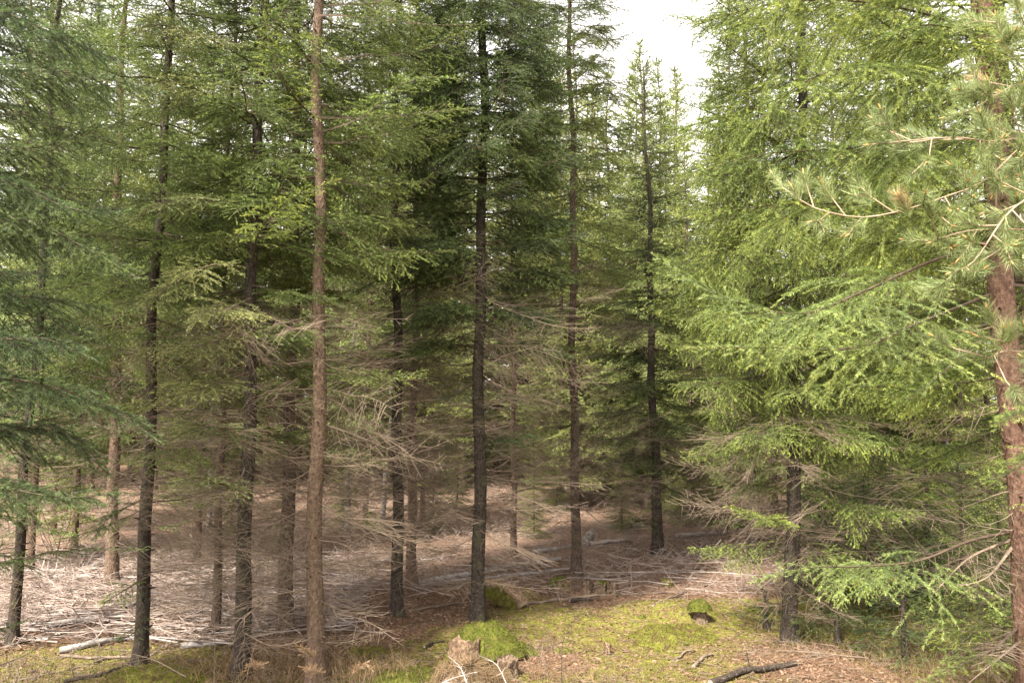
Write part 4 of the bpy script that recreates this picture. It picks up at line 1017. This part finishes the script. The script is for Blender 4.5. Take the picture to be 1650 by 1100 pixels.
bare_branch('thin bare sapling leaning right over the open moss', [(905, 1110, 7.4), (908, 1030, 7.5), (935, 985, 7.6), (985, 905, 7.7)], .0035, .12, 'dark_bark', 4, 'bare_sapling', 'sapling', None)
bare_branch('low bare shrub of fine brown stems right of the stumps', [(890, 1112, 7.2), (880, 1075, 7.2), (860, 1040, 7.3)], .006, .3, 'dead_twig', 5, 'bare_shrub', 'shrub', None)
bare_branch('thin upright dead stem beside the slender grey spruce', [(345, 1105, 7.7), (346, 1040, 7.7), (346, 985, 7.7)], .005, .1, 'dead_twig', 6, 'bare_sapling', 'sapling', None)
bare_branch('bare forked branch slanting in front of the bottom left corner', [(-10, 1075, 6.6), (50, 1050, 6.8), (105, 1005, 7.0)], .008, .12, 'dead_twig', 7)
for label, pts, sd0 in [('grey dead spruce bough drooping left in front of the tallest brown trunk', [(500, 950, 7.7), (440, 960, 7.2), (390, 1000, 6.9), (375, 1040, 6.8)], 21),
                       ('dead twiggy bough crossing low behind the tallest brown trunk', [(520, 985, 8.3), (590, 1000, 7.9), (650, 1040, 7.6)], 22),
                       ('fine grey dead bough between the two-toned spruce and the tallest trunk', [(395, 1020, 7.7), (440, 1040, 7.2), (500, 1030, 7.0)], 23),
                       ('dead spruce bough lying across the moss at the lower left', [(300, 1090, 7.2), (240, 1060, 7.6), (150, 1040, 8.0)], 24),
                       ('dead fallen bough under the rough shaded trunk', [(1400, 1060, 7.4), (1300, 1050, 7.8), (1180, 1045, 8.0)], 25)]:
    bare_branch(label, pts, .007, .42, 'dead_twig', sd0, 'dead_bough', 'branch', 'dead spruce boughs low in front')
# browned spruce sprays at the foot of the tallest trunk
for label, pts, s in [('browned dead spruce spray left of the foot of the tallest brown trunk', [(505, 1060, 7.6), (490, 1045, 7.3), (478, 1040, 7.2)], 1), ('browned dead spruce spray at the foot of the tallest brown trunk', [(520, 1085, 7.6), (500, 1075, 7.2), (488, 1078, 7.1)], 2),
                      ('browned dead spruce spray low by the dark two-toned spruce', [(420, 1075, 7.5), (405, 1068, 7.2), (398, 1085, 7.1)], 3), ('browned dead spruce spray right of the tallest brown trunk', [(560, 1090, 7.3), (585, 1070, 7.1), (600, 1080, 7.0)], 4)]:
    q = np.array([P(*a) for a in pts]); base = q[0].copy(); rr = np.random.default_rng(s); bb = make_branch(q - base, rr, latmax=.1, bare=.1, step=.03, r0=.004)
    tag(obj('dead_spray', mesh('dead_spray', branch_parts(bb, rr, 'near', 1.0), [M['brown_needle'], M['dead_twig']]), None, base), label, 'dead spray', 'browned spruce sprays in front')
# young leafy birch far left
def sapling(label, px, py, h, seed):
    rr = np.random.default_rng(seed); b = at_ground(px, py); t = thing('birch_sapling', label, 'sapling', b); W = []; lv = []
    for k in range(7):
        p = np.zeros(3); d = norm(np.array([rr.normal(0, .3), rr.normal(0, .3), 1]))
        for j in range(7):
            e = p + d * h / 7; W.append((p, e, .007 * (1 - j / 8), .007 * (1 - (j + 1) / 8))); p = e; d = norm(d + rr.normal(0, .2, 3))
            if j > 1:
                for _ in range(16): lv.append(p + rr.normal(0, .13, 3))
    v, f = prisms(np.array([a[0] for a in W]), np.array([a[1] for a in W]), np.array([a[2] for a in W]), np.array([a[3] for a in W]), 5); obj('stem', mesh('stem', [(v, f, 0, None, True)], [M['twig']]), t)
    c = np.array(lv); a = norm(rr.normal(0, 1, c.shape)) * .03; q = norm(np.cross(a, rr.normal(0, 1, c.shape))) * .02; v = np.stack([c - a, c + q, c + a, c - q], 1).reshape(-1, 3)
    obj('foliage', mesh('foliage', [(v, np.arange(len(v)).reshape(-1, 4), 0, None, False)], [M['leaf']]), t)
sapling('small leafy yellow green sapling in the far left clearing', 88, 905, 1.5, 1)

# ------------------------------------------------------------------ the wood beyond, one mass
def distant_wood():
    rr = np.random.default_rng(99); b = lib('far'); parts = []; tr = ([], [], [], [])
    spec = []
    for k in range(230):
        Y = rr.uniform(32, 62); px = rr.uniform(-150, 1800); x = (px - 825) / FPX * Y; H = rr.uniform(11, 16)
        if 930 < px < 1130: H = min(H, .36 * Y + 1)
        if 900 < px < 1160 and Y < 45: H = min(H, 10)
        g_ = float(gz(x, Y)); tr[0].append((x, Y, g_ - .1)); tr[1].append((x, Y, g_ + H)); tr[2].append(.10); tr[3].append(.02)
        zc = rr.uniform(.5, 2.2); z = zc
        while z < H:
            for j in range(4):
                az = rr.random() * 6.28; L = 2.2 * (1 - (z - zc) / (H - zc)) ** .8 + .15
                l, bb = b[rr.integers(len(b))]; s = L / l; el = -10 + 40 * (z - zc) / (H - zc)
                spec.append((bb, rot_z(az) @ rot_y(-R(el)) * s, np.array([x, Y, z + g_]), s))
            z += .75
    S0 = []; S1 = []; A0 = []; A1 = []
    for bb, m, p, s in spec:
        k = rr.random(len(bb.S0)) < .22
        S0.append(bb.S0[k] @ m.T + p); S1.append(bb.S1[k] @ m.T + p); A0.append(bb.SA0[k]); A1.append(bb.SA1[k])
    S0, S1, A0, A1 = map(np.concatenate, (S0, S1, A0, A1))
    v, f, a = needles(S0, S1, A0, A1, rr, 'vfar'); print('distant tris', len(f))
    w, q = prisms(np.array(tr[0], float), np.array(tr[1], float), np.array(tr[2]), np.array(tr[3]), 6)
    stuff('distant_wood', [(v, f, 0, a, False), (w, q, 1, None, True)], [M['far_needle'], M['bark']], 'spruce wood beyond the clearing, too far to tell the trees apart')
distant_wood()

# ------------------------------------------------------------------ light
SUN_EL, SUN_AZ = 52, -146          # azimuth from +Y, clockwise: sun at the left, a little behind the camera
sd_ = np.array([sin(R(SUN_AZ)) * cos(R(SUN_EL)), cos(R(SUN_AZ)) * cos(R(SUN_EL)), sin(R(SUN_EL))])
sl_ = bpy.data.lights.new('sun', 'SUN'); sl_.energy = 5.0; sl_.angle = R(3.0); sl_.color = (1.0, .935, .82)
so = bpy.data.objects.new('sun', sl_); C.objects.link(so)
from mathutils import Vector
so.rotation_euler = Vector(-sd_).to_track_quat('-Z', 'Y').to_euler()
w = bpy.data.worlds.new('World'); scene.world = w; w.use_nodes = True
N, L = w.node_tree.nodes, w.node_tree.links; N.clear()
sky = N.new('ShaderNodeTexSky'); sky.sky_type = 'NISHITA'; sky.sun_disc = False
sky.sun_elevation = R(SUN_EL); sky.sun_rotation = R(SUN_AZ); sky.air_density = 1.0; sky.dust_density = 2.0
hs = N.new('ShaderNodeHueSaturation'); hs.inputs['Saturation'].default_value = .06; hs.inputs['Value'].default_value = 1.45; L.new(sky.outputs[0], hs.inputs['Color'])
tc = N.new('ShaderNodeTexCoord'); cn = noise(N, L, 2.2, 5, .6, tc.outputs['Generated'])
cr = ramp(N, [(.3, (.94, .89, .85)), (.7, (1.18, 1.10, 1.05))]); L.new(cn.outputs['Fac'], cr.inputs['Fac'])
bgc = mixc(N, L, 1.0, hs.outputs['Color'], cr.outputs['Color'], 'MULTIPLY')
bg = N.new('ShaderNodeBackground'); bg.inputs['Strength'].default_value = .15; L.new(bgc, bg.inputs['Color'])
wo = N.new('ShaderNodeOutputWorld'); L.new(bg.outputs[0], wo.inputs['Surface'])

scene.view_settings.view_transform = 'Standard'; scene.view_settings.look = 'None'
scene.view_settings.exposure = 1.8; scene.view_settings.gamma = 1.0
scene.render.engine = 'CYCLES'
cy = scene.cycles
cy.max_bounces = 6; cy.diffuse_bounces = 3; cy.glossy_bounces = 2; cy.transmission_bounces = 4; cy.transparent_max_bounces = 4
cy.use_denoising = True; cy.sample_clamp_indirect = 6
print('TRIS', sum(len(m.polygons) for m in bpy.data.meshes))
